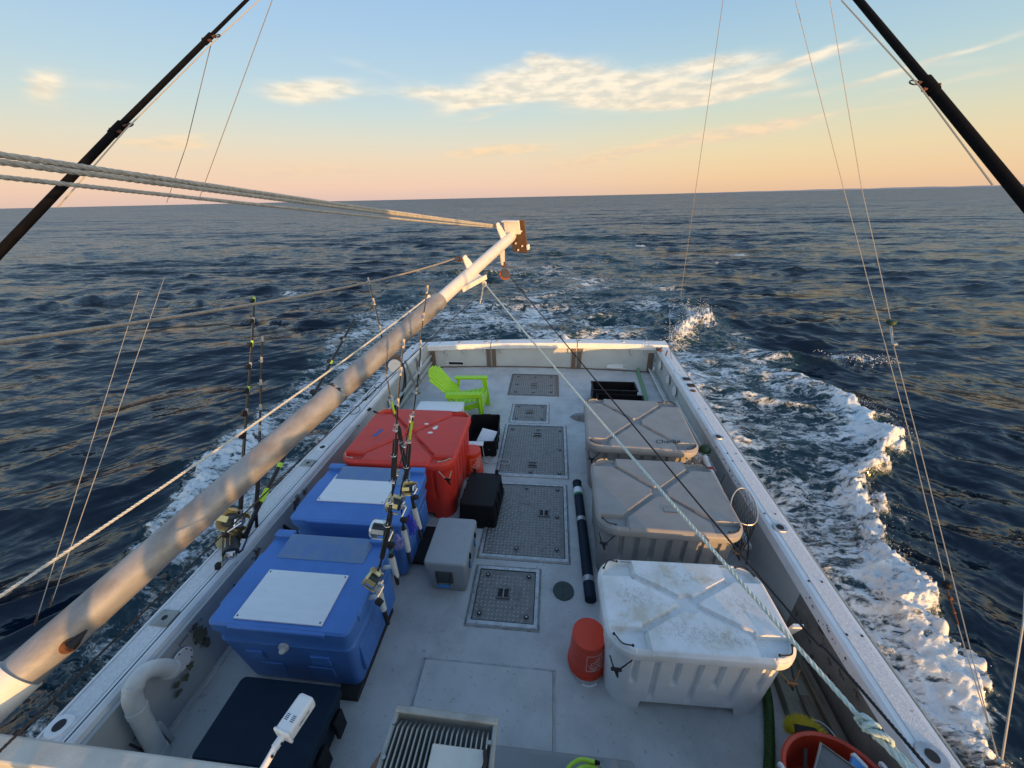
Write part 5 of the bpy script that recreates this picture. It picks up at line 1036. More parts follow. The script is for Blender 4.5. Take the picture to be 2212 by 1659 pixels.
# ------------------------------------------------------------------ buckets
def bucket(label, cx, cy, rz, handle=True):
    T_ = thing('bucket', label, 'bucket', (cx, cy, 0), 'orange buckets standing upside down'); c = Vector((cx, cy, 0)); h = .368
    prof = [(.150, 0), (.155, .004), (.155, .018), (.150, .022), (.1485, .05), (.153, .054), (.153, .062), (.1475, .068), (.147, .08), (.1315, h - .012), (.131, h - .002), (.127, h), (.124, h - .006), (.02, h - .006), (.018, h - .003), (.001, h - .003)]
    MB().lathe(c, (0, 0, 1), prof, 48).build('shell', M['orange'], T_, ang=.6)
    def wrap(p, a0, z0, flip=True):  # print on the cone, upside down
        u, v_ = -p.x if flip else p.x, -p.y if flip else p.y; z = z0 + v_; r = .1475 - (z - .07) * .0555 + .0012 + p.z * .2; a = a0 + u / .14
        return Vector((cx + r * math.cos(a), cy + r * math.sin(a), z))
    a0 = rz; s = .085
    q = []
    f45 = Matrix.Rotation(R(45), 3, 'Z')
    for ln, off, sz in (('THE', .044, .040), ('HOME', .000, .066), ('DEPOT', -.042, .050)):
        text(ln, sz, 'printed_word', M['logo'], T_, (lambda off, sz: (lambda p: wrap(f45 @ Vector((p.x, p.y + off, p.z)), a0, .21)))(off, sz), align='CENTER', extrude=.0008)
    sq = MB(); hs = .088
    for (u0, v0, u1, v1) in ((-hs, -hs, hs, -hs), (hs, -hs, hs, hs), (hs, hs, -hs, hs), (-hs, hs, -hs, -hs)):
        n = 10; r0_ = []
        for i in range(n + 1):
            u_, v_ = u0 + (u1 - u0) * i / n, v0 + (v1 - v0) * i / n; r0_.append(wrap(Vector((u_, v_, 0)), a0, .21))
        sq.tube(r0_, .0018, 4)
    sq.build('print_border', M['logo'], T_)
    if handle:
        q = MB(); pts = [(cx + .157 * math.cos(t_), cy - .157 * math.sin(t_) - .035 * math.sin(t_) ** 2, .035 - .03 * math.sin(t_)) for t_ in np.linspace(.05, math.pi - .05, 21)]
        q.tube(pts, .0022, 6); q.build('handle', M['steel'], T_); MB().tube(pts[7:13], .0075, 8).build('handle_grip', M['white'], T_)
    return T_
bucket('orange bucket upside down against the white tub, nearest of the two', .362, 1.925, R(-62))
fb = bucket('orange bucket upside down by the red tub, dark print on its side', -1.06, 4.30, R(-48))
for i, w__ in enumerate(("Let's", 'DO', 'THIS')): text(w__, .042, 'printed_word', M['dullink'], fb, lambda p, i=i: Vector((-1.06 + (.1475 - (.26 - i * .05 - p.y - .07) * .0555 + .0015) * math.cos(R(-110) - (p.x) / .14), 4.30 + (.1475 - (.26 - i * .05 - p.y - .07) * .0555 + .0015) * math.sin(R(-110) - (p.x) / .14), .26 - i * .05 - p.y)), align='CENTER', extrude=.0002)
rope('short_rope', 'thin pale rope hanging from the black tote and looped on the hatch', spline([(-.97, 4.60, .33), (-.95, 4.56, .25), (-.93, 4.52, .12), (-.88, 4.48, .02), (-.80, 4.55, .028), (-.88, 4.62, .028), (-.96, 4.52, .028), (-.82, 4.46, .028), (-.70, 4.56, .03), (-.58, 4.55, .03), (-.56, 4.47, .03), (-.66, 4.46, .03), (-.76, 4.52, .035)], 6), .005, 'rope_white')

# ------------------------------------------------------------------ lime chair
ch = thing('adirondack_chair', 'lime green plastic garden chair facing right near the stern', 'chair', (-1.5, 5.93, 0)); Y0c = 5.93; hw = .33
def board(name, pts8, parent=ch, bev=.006):
    return MB().add(pts8, [(0, 3, 2, 1), (4, 5, 6, 7), (0, 1, 5, 4), (1, 2, 6, 5), (2, 3, 7, 6), (3, 0, 4, 7)]).build(name, M['lime'], parent, bevel=bev)
def slat(name, a, b_, wv, th_):   # a..b centreline, wv half width vector, th_ thickness vector
    a, b_, wv, th_ = map(Vector, (a, b_, wv, th_)); return board(name, [a - wv, b_ - wv, b_ + wv, a + wv, a - wv + th_, b_ - wv + th_, b_ + wv + th_, a + wv + th_])
# seat slats run across (in y), front at x=-1.22
for i in range(6):
    x = -1.20 - i * .085; z = .375 - i * .018; slat('seat_slat', (x, Y0c - .26, z), (x, Y0c + .26, z), (.037, 0, 0), (0, 0, .018))
slat('front_apron', (-1.155, Y0c - .27, .30), (-1.155, Y0c + .27, .30), (0, 0, .085), (.02, 0, 0))
# fan-shaped back
for i in range(7):
    k = i - 3; yb, yt = Y0c + k * .060, Y0c + k * .088; ht = .56 - .030 * k * k * .35; dxt = -.42 * ht / .58
    a = Vector((-1.60, yb, .30)); b_ = Vector((-1.60 + dxt - .08, yt, .30 + ht)); wv0, wv1 = Vector((0, .027, 0)), Vector((0, .040, 0)); t_ = Vector((.018, 0, .010))
    board('back_slat', [a - wv0, b_ - wv1, b_ + wv1, a + wv0, a - wv0 + t_, b_ - wv1 * .75 + t_ + Vector((0, 0, .01)), b_ + wv1 * .75 + t_ + Vector((0, 0, .01)), a + wv0 + t_])
MB().box((-1.72, Y0c, .42), (.05, .56, .07), rot=Matrix.Rotation(R(-35), 3, 'Y')).build('back_brace', M['lime'], ch, bevel=.01)
for s in (-1, 1):
    y = Y0c + s * hw
    a, b_ = Vector((-1.14, y, .55)), Vector((-1.74, y, .53)); slat('armrest', a, b_, (0, .055, 0), (0, 0, .028)); slat('arm_skirt', a + Vector((0, s * .045, -.05)), b_ + Vector((0, s * .045, -.05)), (0, .01, 0), (0, 0, .05))
    slat('front_leg', (-1.12, y + s * .01, .0), (-1.17, y, .55), (0, .035, 0), (-.022, 0, 0)); slat('front_leg', (-1.14, y - s * .03, .0), (-1.19, y - s * .03, .54), (-.045, 0, 0), (0, .018, 0))
    slat('side_rail', (-1.16, y - s * .05, .33), (-1.78, y - s * .05, .14), (0, 0, .05), (0, .02, 0)); slat('rear_leg', (-1.80, y - s * .05, .0), (-1.66, y, .53), (.03, 0, 0), (0, s * .022, 0))

# ------------------------------------------------------------------ long navy tube, net, floats, pipes, hoses
T_ = thing('rod_tube', 'long dark navy tube lying on the deck beside the grey tubs', 'tube', (.43, 2.43, .06)); a, b_ = Vector((.395, 4.07, .062)), Vector((.437, 2.43, .062))
MB().tube([b_, a], .056, 24).build('tube', M['navy'], T_)
for f in (.86, .38): MB().tube([a.lerp(b_, f), a.lerp(b_, f + .035)], .0585, 24).build('grey_tape', M['alubright'], T_)
MB().tube([a.lerp(b_, .07), a.lerp(b_, .13)], .0580, 24).build('paper_label', M['white_panel'], T_); MB().tube([a.lerp(b_, .13), a.lerp(b_, .15)], .0582, 24).build('paper_label', mat('label_green', C(.05, .2, .08), None, .6), T_); MB().tube([a - Vector((0, -.0, 0)), a + Vector((-.001, .02, 0))], .060, 24).build('end_cap', M['black'], T_)
# landing net by the middle grey tub
net = thing('landing_net', 'black landing net hanging at the corner of the middle grey tub', 'net', (1.93, 2.85, .5)); nc_ = Vector((1.90, 3.02, .74)); e1 = Vector((1, .15, .12)).normalized(); e2_ = Vector((-.05, .75, .62)).normalized()
hoop = lambda t_, s=1.0: nc_ + e1 * .125 * s * math.cos(t_) + e2_ * .17 * s * (1 + .25 * math.cos(t_ - .6)) * math.sin(t_)
MB().tube([hoop(t_) for t_ in np.linspace(0, 6.283, 33)[:-1]], .006, 8, closed=True).build('hoop', M['steel'], net)
MB().tube([hoop(-1.6), hoop(-1.6) + Vector((.0, -.12, -.16)), hoop(-1.6) + Vector((-.02, -.2, -.3))], .008, 8).build('net_handle', M['rodblack'], net)
q = MB(); nR, nC_ = 10, 22; grid = []
for i in range(nR + 1):
    s = 1 - .78 * (i / nR) ** 1.5; drop = Vector((-.03, -.15, -.42)) * (i / nR); grid.append([hoop(2 * math.pi * (k + .5 * (i % 2)) / nC_, s) + drop + Vector((random.uniform(-.005, .005),) * 3) for k in range(nC_)])
for i in range(nR):
    for k in range(nC_):
        k2 = (k + 1) % nC_ if i % 2 else (k - 1) % nC_
        q.tube([grid[i][k], grid[i + 1][k]], .0018, 3, caps=False); q.tube([grid[i][k], grid[i + 1][k2]], .0018, 3, caps=False)
o = q.build('net_mesh', M['rope_black'], net, smooth=False); o['kind'] = 'stuff'
for (x, y, z, lb) in ((2.02, 4.32, .50, 'dark green float hanging inside the right gunwale, farther aft'), (1.99, 3.72, .30, 'dark green float low inside the right gunwale, nearer the net')):
    T_ = thing('net_float', lb, 'float', (x, y, z), 'green floats inside the right gunwale'); MB().sphere((x, y, z), .075, 18, 12, (1, 1, 1.2)).build('ball', M['green_float'], T_); MB().tube([(x, y, z + .08), (x + .03, y, CZ - .02)], .004, 6).tube([(x, y, z - .08), (x - .02, y - .02, z - .3)], .004, 6).build('cord', M['rope_black'], T_)
    MB().tube([(x + math.cos(t_) * .074, y + math.sin(t_) * .074, z - .01) for t_ in np.linspace(0, 6.283, 19)[:-1]], .004, 5, closed=True).build('float_band', M['rope_white'], T_)
T_ = thing('pipe_holder', 'white plastic pipe with red clips leaning inside the right gunwale', 'pipe', (1.95, 3.3, .4)); MB().tube(spline([(1.96, 4.15, .52), (1.95, 4.0, .50), (1.97, 3.4, .42), (1.98, 2.9, .36)], 5), .035, 14).build('pipe', M['pvc'], T_)
for y, z in ((3.95, .495), (3.60, .45)): MB().tube([(1.957, y, z), (1.958, y - .04, z - .005)], .038, 14).build('red_clip', mat('red_clip', C(.35, .03, .03), None, .5), T_)
o = crumple((1.90, 4.2, .40), (.09, .16, .12), 21, 16, 12).build('plastic_sack', mat('sack_white', C(.55, .5, .46), C(.4, .36, .32), .6, scale=12), loc=(1.9, 4.2, .4)); tag(o, 'crumpled pale sack stuffed between the aft grey tub and the gunwale', 'sack')
# pale green strap aft and a driftwood piece
o = MB().loft([[(x - .035, y, z), (x + .035, y, z), (x + .035, y, z + .03), (x - .035, y, z + .03)] for x, y, z in spline([(1.93, 8.0, .11), (1.90, 7.8, .01), (1.87, 7.3, .004), (1.84, 6.8, .004), (1.80, 6.5, .004)], 5)]).build('flat_hose', M['hose_pale'], loc=(1.87, 7.3, 0)); tag(o, 'flat pale green hose lying from the stern port to the crates', 'hose')
T_ = MB().loft([[(.36, 5.90, .01), (.37, 5.90, .02), (.38, 5.88, .02), (.37, 5.88, .01)], [(.46, 5.86, .005), (.46, 5.9, .08), (.47, 5.80, .09), (.46, 5.78, .005)], [(.62, 5.83, .005), (.62, 5.87, .12), (.63, 5.78, .13), (.62, 5.73, .005)], [(.82, 5.80, .005), (.82, 5.84, .12), (.83, 5.77, .12), (.82, 5.70, .005)]]).build('driftwood', M['wood_grey'], loc=(.5, 5.8, 0), bevel=.01); tag(T_, 'pointed grey weathered wood piece beside the aft grey tub', 'wood')
# vent pipe forward on the left
T_ = thing('vent_pipe', 'white bent vent pipe rising inside the left gunwale', 'pipe', (-2.64, 1.05, 0)); P = spline([(-2.66, 1.03, .0), (-2.66, 1.06, .30), (-2.66, 1.085, .50), (-2.66, 1.11, .63), (-2.655, 1.17, .69), (-2.65, 1.235, .675), (-2.645, 1.30, .58), (-2.64, 1.33, .48)], 6)
MB().tube(P, .053, 24).build('pipe', M['pvc'], T_)
for i in (0, 11, 20, len(P) - 3): MB().tube([P[i], P[i + 1].lerp(P[i + 2], .6) if i + 2 < len(P) else P[i + 1]], .058, 24).build('collar', M['pvc'], T_)
for (y, lb) in ((.98, 'short black bungee on the left bulwark, lower one'), (1.04, 'short black bungee on the left bulwark, by the vent pipe')):
    o = MB().tube([(-2.70, y, .30), (-2.70, y + .03, .10)], .007, 6).build('bungee', M['rope_black'], loc=(-2.7, y, .2)); tag(o, lb, 'bungee')
# hauler with black hoses on the left gunwale aft
T_ = thing('line_hauler', 'small hydraulic hauler with white disc and black hoses on the left gunwale', 'hauler', (-2.85, 6.4, .62))
MB().disc((-2.80, 6.15, .80), (.3, -1, .2), .115, .03, 24).build('disc', M['boompaint'], T_); MB().box((-2.85, 6.35, .84), (.16, .12, .12)).sphere((-2.80, 6.32, .92), .05, 10, 6).build('motor', M['rustwood'], T_, bevel=.01)
MB().tube([(-2.85, 6.42, .62), (-2.85, 6.38, .80)], .03, 10).build('post', M['steel'], T_); MB().tube([(-2.74, 6.50, .76), (-2.62, 6.62, .02)], .020, 10).box((-2.62, 6.62, .01), (.09, .07, .02)).build('strut', M['flood'], T_)
MB().tube(spline([(-2.80, 6.35, .86), (-2.72, 6.35, .70), (-2.70, 6.2, .42), (-2.70, 5.85, .22), (-2.71, 5.3, .30), (-2.78, 4.9, .60)], 8), .014, 8).tube(spline([(-2.83, 6.38, .84), (-2.74, 6.40, .66), (-2.71, 6.28, .35), (-2.71, 5.85, .16), (-2.71, 5.3, .24), (-2.78, 4.95, .60)], 8), .014, 8).build('hydraulic_hose', M['rope_black'], T_)
for k, (y, r) in enumerate(((5.6, .07), (5.35, .09), (5.15, .075), (4.75, .08))):
    o = MB().tube([(-2.9 + .6 * r * math.cos(t_), y + r * 1.6 * math.sin(t_), CZ + .02 + .05 * abs(math.sin(t_ * .5 + k))) for t_ in np.linspace(0, 6.283, 25)[:-1]], .005, 6, closed=True).build('wire_loop', M['blackmetal'], loc=(-2.9, y, CZ)); tag(o, ['dark wire loop on the left gunwale, farthest aft', 'large dark wire loop on the left gunwale, second from aft', 'dark wire loop on the left gunwale, third from aft', 'dark wire loop on the left gunwale, nearest the red tub'][k], 'wire loop', 'dark wire loops lying on the left gunwale')
o = MB().tube(spline([(-2.72, 7.0, .60), (-2.70, 6.95, .4), (-2.69, 6.9, .2), (-2.67, 6.93, .12), (-2.69, 6.97, .2), (-2.70, 7.02, .45), (-2.72, 7.03, .6)], 6), .006, 6).build('cord_loop', M['rope_black'], loc=(-2.7, 7, .6)); tag(o, 'thin black cord loop hanging down the left bulwark aft', 'cord')
# bent rusty stanchion at the right stern corner
T_ = thing('stern_staff', 'thin bent staff with rusty feet on the right stern corner', 'staff', (2.3, 7.45, CZ)); MB().tube(spline([(2.33, 7.15, CZ), (2.31, 7.3, CZ + .18), (2.33, 7.55, CZ + .45), (2.37, 7.9, CZ + .78)], 6), .008, 6).build('rod', M['steel'], T_); MB().tube([(2.27, 7.35, CZ), (2.29, 7.36, CZ + .10)], .014, 8).tube([(2.21, 7.55, CZ), (2.24, 7.6, CZ + .09)], .014, 8).box((2.2, 7.62, CZ + .02), (.09, .12, .03)).build('foot', M['rusty'], T_)

# ------------------------------------------------------------------ lower right corner: basket, brush, hooks, boards, hoses
bc = Vector((1.735, 1.17, 0)); T_ = thing('basket', 'red orange plastic basket with white handles at the lower right', 'basket', tuple(bc)); h = .40; z0 = .10
q = MB(); ea, eb = .30, .245; rings = [[(bc.x + ea * s * math.cos(t_), bc.y + eb * s * math.sin(t_), z) for t_ in np.linspace(0, 2 * math.pi, 49)[:-1]] for s, z in ((.72, z0), (.80, z0 + .12), (.90, h - .03), (.985, h - .02), (1.0, h), (.97, h + .008), (.91, h - .002), (.87, h - .04), (.70, z0 + .02))]
q.loft(rings); bsk = q.build('shell', M['redbasket'], T_, ang=.6)
q = MB()
for j in range(6):
    for k in range(44):
        t_ = 2 * math.pi * k / 44; s = .862 - .021 * j; z = h - .07 - j * .03; c = Vector((bc.x + ea * s * math.cos(t_), bc.y + eb * s * math.sin(t_), z)); n_ = Vector((-math.cos(t_), -math.sin(t_), 0)); tt = Vector((-n_.y, n_.x, 0)); q.add([c + n_ * .003 + tt * .008, c + n_ * .003 + Vector((0, 0, .008)), c + n_ * .003 - tt * .008, c + n_ * .003 - Vector((0, 0, .008))], [(0, 1, 2, 3)])
o = q.build('vent_holes', M['ink'], bsk, smooth=False); o['kind'] = 'stuff'
for t_ in (3.25, .12):
    c = Vector((bc.x + ea * 1.0 * math.cos(t_), bc.y + eb * math.sin(t_), h)); tg = Vector((math.sin(t_), -math.cos(t_), 0)); MB().tube(spline([c - tg * .075, c - tg * .065 + Vector((0, 0, .03)), c + tg * .065 + Vector((0, 0, .03)), c + tg * .075], 5), .012, 10).build('handle', M['white'], T_)
mb = MB(); rt = Matrix.Rotation(R(-38), 3, 'Z') @ Matrix.Rotation(R(16), 3, 'X'); mb.box((1.70, 1.10, .385), (.27, .40, .012), rot=rt); tr_ = mb.build('tray', M['dustysteel'], loc=(1.70, 1.10, .38), bevel=.005); tag(tr_, 'grey flat tray lying tilted in the red basket', 'tray')
q = MB(); L4 = [rt @ Vector((a * .135, b_ * .20, .012)) + Vector((1.70, 1.10, .385)) for a, b_ in ((-1, -1), (1, -1), (1, 1), (-1, 1))]; q.tube(L4, .008, 8, closed=True); q.build('rim', M['flood'], tr_)
T_ = thing('blue_packet', 'blue packet with white ends tucked beside the tray in the basket', 'packet', (1.83, 1.18, .40)); rt2 = Matrix.Rotation(R(-44), 3, 'Z') @ Matrix.Rotation(R(20), 3, 'Y'); MB().box((1.83, 1.20, .41), (.075, .20, .03), rot=rt2).build('sleeve', M['bluepack'], T_, bevel=.006)
for s in (-1, 1): MB().box(Vector((1.83, 1.20, .41)) + rt2 @ Vector((0, s * .112, 0)), (.08, .025, .035), rot=rt2).build('end', M['white'], T_, bevel=.006)
T_ = thing('deck_brush', 'deck brush with yellow bristles and black block behind the basket', 'brush', (1.70, 1.47, .1)); rb = Matrix.Rotation(R(-6), 3, 'Z'); MB().box((1.73, 1.43, .30), (.15, .10, .06), rot=rb).build('block', M['black'], T_, bevel=.02)
q = MB(); qr = random.Random(12)
for i in range(900):
    a = qr.uniform(-.05, math.pi + .05); s = qr.uniform(.7, 1.0); bx, by = .075 * math.cos(a), .05 * math.sin(a) * s; p0 = Vector((1.73 + bx, 1.44 + by, .30 + qr.uniform(-.02, .02))); dv = Vector((math.cos(a) * .055 + qr.uniform(-.01, .01), abs(math.sin(a)) * .055 + .012, qr.uniform(-.03, .02))); w2 = Vector((.0022, 0, .0022))
    q.add([p0 - w2, p0 + w2, p0 + dv], [(0, 1, 2)])
    q.add([p0 - Vector((0, .002, 0)), p0 + Vector((0, .002, 0)), p0 + dv], [(0, 1, 2)])
o = q.build('bristles', M['yellow'], T_, smooth=False); o['kind'] = 'stuff'
MB().tube([(1.72, 1.44, .31), (1.60, 1.15, .18)], .012, 8).build('broom_handle', M['wood'], T_)
for k, (c, r, rz, lb) in enumerate((((1.86, 1.45, .24), .085, .2, 'large steel gaff hook beside the yellow brush'), ((1.93, 1.32, .27), .06, -.4, 'smaller steel gaff hook beside the basket rim'))):
    c = Vector(c); o = MB().tube(spline([c + Vector((math.cos(a + rz) * r, math.sin(a + rz) * r * 1.2, .0)) for a in np.linspace(3.3, -.4, 10)] + [c + Vector((r * 1.0 + .01, -r * 1.9, -.01))], 4), .0055, 8).build('gaff_hook', M['steel'], loc=tuple(c)); tag(o, lb, 'hook', 'steel hooks in the right corner')
for k, (xy, z, lb) in enumerate(((((1.98, .7), (2.05, .7), (2.06, 2.0), (2.0, 2.0)), .14, 'narrow weathered board against the right bulwark'), (((1.86, .7), (1.95, .7), (1.975, 1.75), (1.90, 1.75)), .12, 'wider weathered board beside the gaff hooks'))):
    o = MB().prism([(a, b_) for a, b_ in xy], z, z + .03).build('old_board', M['wood'], loc=(xy[0][0], xy[0][1], z), bevel=.004); tag(o, lb, 'board', 'weathered boards along the right side')
o = MB().add([(1.80, 2.08, .1), (1.87, 2.10, .1), (1.90, 1.95, .62), (1.83, 1.95, .62), (1.815, 2.10, .1), (1.88, 2.125, .1), (1.91, 1.975, .62), (1.84, 1.975, .62)], [(0, 1, 2, 3), (7, 6, 5, 4), (0, 4, 5, 1), (1, 5, 6, 2), (2, 6, 7, 3), (3, 7, 4, 0)]).build('leaning_board', M['styro'], loc=(1.8, 2.1, .1)); tag(o, 'dirty white board leaning between the white tub and the gunwale', 'board')
# green corrugated hose
P = resample(spline([(1.80, 2.2, .035), (1.72, 1.80, .035), (1.60, 1.50, .035), (1.47, 1.22, .035), (1.40, .9, .035)], 12), .004); o = MB().tube(P, [.031 + .0035 * (1 if (i // 2) % 2 else -1) for i in range(len(P))], 14).build('corrugated_hose', M['hose_green'], loc=(1.6, 1.5, 0), ang=.5); tag(o, 'ribbed green hose curving round the white tub foot on the deck', 'hose')
o = MB().tube(spline([(1.87, 1.95, .35), (1.80, 1.72, .33), (1.80, 1.50, .30)], 6), .006, 6).build('short_line', M['rope_black'], loc=(1.8, 1.7, .3)); tag(o, 'thin dark line hanging from the white tub corner to the brush', 'line')
# neon hose coil on the grey box
c = Vector((.28, .98, .50)); P = spline([c + Vector((math.cos(a) * r, math.sin(a) * r * .8, z)) for a, r, z in ((1.3, .13, .05), (2.0, .14, .045), (2.8, .145, .03), (3.7, .14, .01), (4.6, .12, 0), (5.5, .10, .01), (6.6, .10, .02), (7.6, .11, .03), (8.6, .10, .04), (9.6, .09, .03), (10.6, .09, .02), (11.6, .1, .02), (12.6, .12, .02))], 5)
T_ = thing('hose_coil', 'neon yellow green hose coiled on the grey box at the bottom edge', 'hose', tuple(c)); MB().tube(P, .011, 12).build('hose', M['neon'], T_); MB().tube([P[0], P[0] + (P[0] - P[2]).normalized() * .03], [.013, .008], 10).build('nozzle', M['black'], T_)
MB().tube(spline([P[0] + (P[0] - P[2]).normalized() * .03, c + Vector((.10, .07, .03)), c + Vector((.13, .0, .0))], 6), .0012, 4).build('tether', M['rope_white'], T_)

# ------------------------------------------------------------------ floodlight (seen from its finned back) and the security camera
fl = thing('floodlight', 'floodlight with finned metal back and pale label, mounted on the wheelhouse roof edge', 'floodlight', (-.27, .55, 1.86))
O_ = Vector((-.4865, .640, 1.945)); fu = Vector((.995, .01, -.06)).normalized(); fv = Vector((.05, -.52, .05)); fv = (fv - fu * fv.dot(fu)).normalized(); fn = fu.cross(fv).normalized()
if fn.z < 0: fn = -fn
FW, FH = .345, .36
fp = lambda a, b_, c_=0: O_ + fu * a + fv * b_ + fn * c_
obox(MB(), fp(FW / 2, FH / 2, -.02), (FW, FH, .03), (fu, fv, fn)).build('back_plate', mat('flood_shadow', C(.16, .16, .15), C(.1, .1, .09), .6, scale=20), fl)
obox(MB(), fp(FW / 2, .008, .0), (FW, .022, .07), (fu, fv, fn)).build('top_frame', M['flood'], fl, bevel=.006)
for a in (.008, FW - .008): obox(MB(), fp(a, FH / 2, .0), (.016, FH, .06), (fu, fv, fn)).build('side_frame', M['flood'], fl, bevel=.004)
for k in range(19):
    a = .028 + k * (FW - .056) / 18; q = MB(); pr = [(.022, .0), (.06, .038), (.175, .046), (.19, .030), (.205, .046), (.34, .046), (.36, .01)]
    s = 1 if not (9 <= k) else 1
    vs = [fp(a - .0022, b_, c_) for b_, c_ in pr] + [fp(a - .0022, b_, -.005) for b_, c_ in pr[::-1]]; vs2 = [p + fu * .0044 for p in vs]; n = len(vs)
    q.add(vs + vs2, [tuple(range(n)), tuple(range(n, 2 * n))[::-1]] + [(i, n + i, n + (i + 1) % n, (i + 1) % n) for i in range(n)]); q.build('cooling_fin', M['flood'], fl, smooth=False)
obox(MB(), fp(.235, .135, .048), (.165, .075, .012), (fu, fv, fn)).build('label_plate', M['label_plate'], fl, bevel=.004)
obox(MB(), fp(.235, .325, .048), (.165, .06, .012), (fu, fv, fn)).build('junction_box', M['flood'], fl, bevel=.004)
for a, b_ in ((.012, .05), (FW - .02, .07), (.014, .14), (FW - .02, .16)): MB().disc(fp(a, b_, .034), fn, .006, .008, 12).build('screw', M['steel'], fl)
MB().tube(spline([fp(.315, .10, .055), fp(.318, .15, .075), fp(.28, .20, .07), fp(.22, .25, .06), fp(.18, .30, .05)], 6), .006, 8).build('power_cable', M['rope_black'], fl)
q = MB(); q.add([fp(-.004, .12, .01), fp(-.022, .15, .0), (fp(-.05, .30, -.02)), fp(-.04, .33, -.03), fp(-.012, .30, -.02), fp(-.002, .2, .0)] + [fp(-.004, .12, .018), fp(-.022, .15, .008), (fp(-.05, .30, -.012)), fp(-.04, .33, -.022), fp(-.012, .30, -.012), fp(-.002, .2, .008)], [tuple(range(6))[::-1], tuple(range(6, 12))] + [(i, (i + 1) % 6, 6 + (i + 1) % 6, 6 + i) for i in range(6)]); q.build('bracket', M['rustwood'], fl)
obox(MB(), fp(FW - .012, .27, .03), (.022, .20, .02), (fu, fv, fn)).build('bracket', M['rustwood'], fl, bevel=.004)
sc = thing('security_camera', 'white security camera on a jointed stalk above the navy cooler', 'camera', (-.80, .47, 1.88))
a0, a1 = Vector((-.855, .560, 1.900)), Vector((-.832, .665, 1.900)); cu_ = (a1 - a0).normalized(); cs = cu_.cross(Vector((0, 0, 1))).normalized(); cw = cs.cross(cu_)
obox(MB(), (a0 + a1) / 2, (.155, .068, .060), (cu_, cs, cw)).build('body', M['white'], sc, bevel=.012, seg=4) if False else MB().box((a0 + a1) / 2, (1, 1, 1), rot=Matrix((cu_ * .115, cs * .062, cw * .052)).transposed()).build('body', M['white'], sc, bevel=.012, seg=4)
MB().box(a0 - cu_ * .0, (1, 1, 1), rot=Matrix((cu_ * .010, cs * .066, cw * .056)).transposed()).build('rear_cap', M['white'], sc, bevel=.005)
MB().box(a0.lerp(a1, .35) + cw * .0265 - cs * .002, (1, 1, 1), rot=Matrix((cu_ * .020, cs * .036, cw * .0012)).transposed()).build('sticker', M['white_panel'], sc)
q = MB(); [q.box(a0.lerp(a1, .35) + cw * .0276 + cs * x + cu_ * y, (1, 1, 1), rot=Matrix((cu_ * .002, cs * .014, cw * .0006)).transposed()) for x in (-.012, .012) for y in (-.008, -.003, .002, .007)]; q.build('sticker_print', M['ink'], sc, smooth=False)
text('GEOVISI', .013, 'lettering', mat('grey_print', C(.1, .1, .1), None, .6), sc, Matrix.Translation(a0.lerp(a1, .32) + cs * .0317 - cw * .004) @ Matrix((cu_, cw, cs)).transposed().to_4x4(), extrude=.0003)
MB().tube([a0 - cu_ * .004, a0 - cu_ * .035], .013, 16).build('knuckle', M['white'], sc); MB().tube([a0 - cu_ * .030, a0 - cu_ * .06 - cw * .008, a0 - cu_ * .12 - cw * .02], .011, 16).build('stalk', M['white'], sc)
for f in (.02, .055): MB().disc(a0 - cu_ * f + cs * .0115 + cw * .002, cs, .004, .006, 8).build('screw', M['ink'], sc)

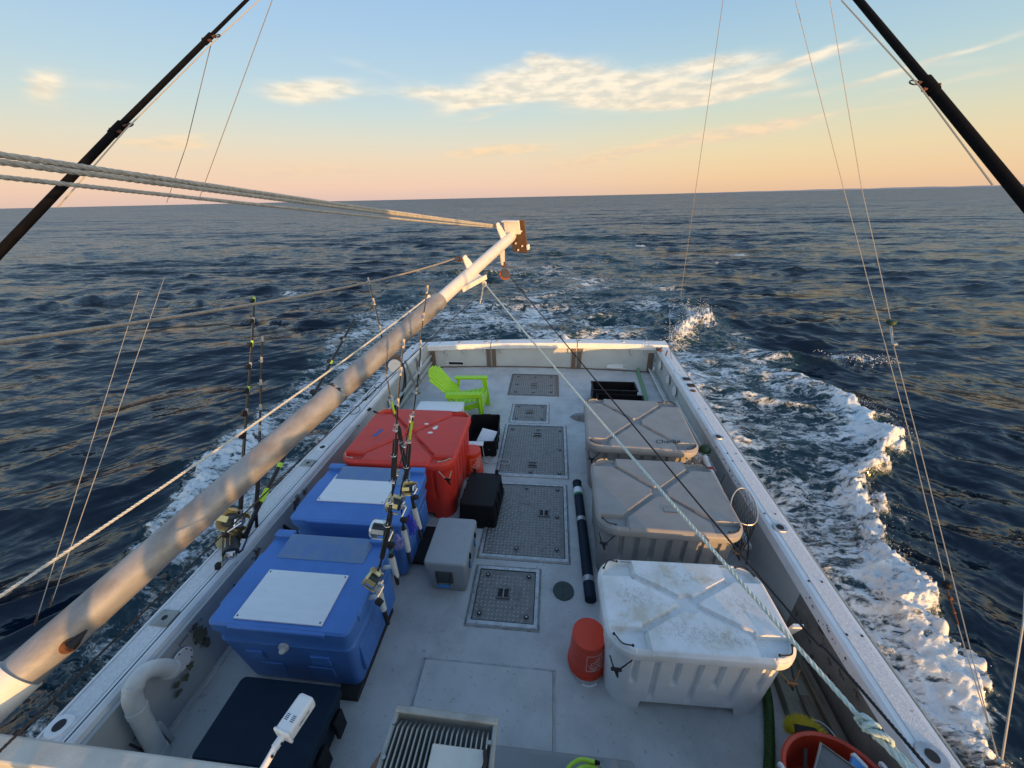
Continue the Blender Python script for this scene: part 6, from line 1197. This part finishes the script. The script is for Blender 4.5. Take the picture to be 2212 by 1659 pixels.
# ------------------------------------------------------------------ added out of view on the roof: objects that break up the low sun
rl = thing('shade_rail', 'added steel bar on posts behind the camera, out of view, to break up the low sun', 'shade caster', (0, -1, RZ))  # bar and posts added behind the camera to break up the low sun
for x, y in ((2.2, -.6), (2.2, -1.6), (2.2, -2.6), (2.2, -3.6), (1.2, -3.9), (0, -3.9), (-1.2, -3.9)): MB().tube([(x, y, RZ), (x, y, RZ + .75)], .022, 10).build('post', M['steel'], rl)
MB().tube([(2.2, -.6, RZ + .75), (2.2, -3.9, RZ + .75), (-1.4, -3.9, RZ + .75)], .022, 10).build('top_bar', M['steel'], rl)
ws = thing('shade_panels', 'added upright panels behind the camera, out of view, to put patches of shade on the boom', 'shade_panels', (.3, -1, RZ))  # unseen panels added so that patches of shade fall on the boom
for x, wd_, hh in ((-.86, .10, .62), (-.58, .20, .52), (-.22, .12, .85), (.08, .24, .60), (.42, .10, 1.0), (.72, .22, .72), (1.05, .30, .95), (1.42, .12, 1.1)): MB().box((x, -1.0, RZ + hh / 2), (wd_ * .62, .03, hh)).build('panel', M['white'], ws, bevel=.008)
T_ = thing('shade_sheet', 'added white sheet on posts behind the camera, out of view, to shade the boom ropes', 'canopy', (.2, -1.1, RZ)); MB().box((.15, -1.1, 3.72), (1.9, .03, 1.15)).build('shade_cloth', M['white'], T_, bevel=.01)  # unseen sheet added to keep the sun off the ropes' near half
for x in (-.78, 1.08): MB().tube([(x, -1.12, RZ), (x, -1.12, 4.3)], .02, 10).build('post', M['steel'], T_)
T_ = thing('shade_drum', 'added white drum on the roof behind the camera, out of view, to cast shade', 'life raft', (.9, -1.3, RZ)); MB().tube([(.62, -1.5, RZ + .25), (1.22, -1.1, RZ + .25)], .21, 24).build('drum_shell', M['white'], T_, bevel=.03); MB().box((.92, -1.3, RZ + .03), (.6, .4, .06)).build('cradle', M['steel'], T_)  # unseen drum added as one more shadow caster for the boom
for i, (x, y, r, hh, lb) in enumerate(((.45, -.75, .035, 1.1, 'added post on the wheelhouse roof, out of view, to cast shade'), (-.35, -1.0, .05, 1.3, 'added thicker, taller post on the wheelhouse roof, out of view, to cast shade'), (1.5, -.4, .012, 2.2, 'added thin pole on the wheelhouse roof, out of view, to cast shade'))):
    o = MB().tube([(x, y, RZ), (x, y, RZ + hh)], r, 12).build('shade_pole', M['pvc'], loc=(x, y, RZ)); tag(o, lb, 'shade_pole')  # unseen poles added to cast shade on the boom
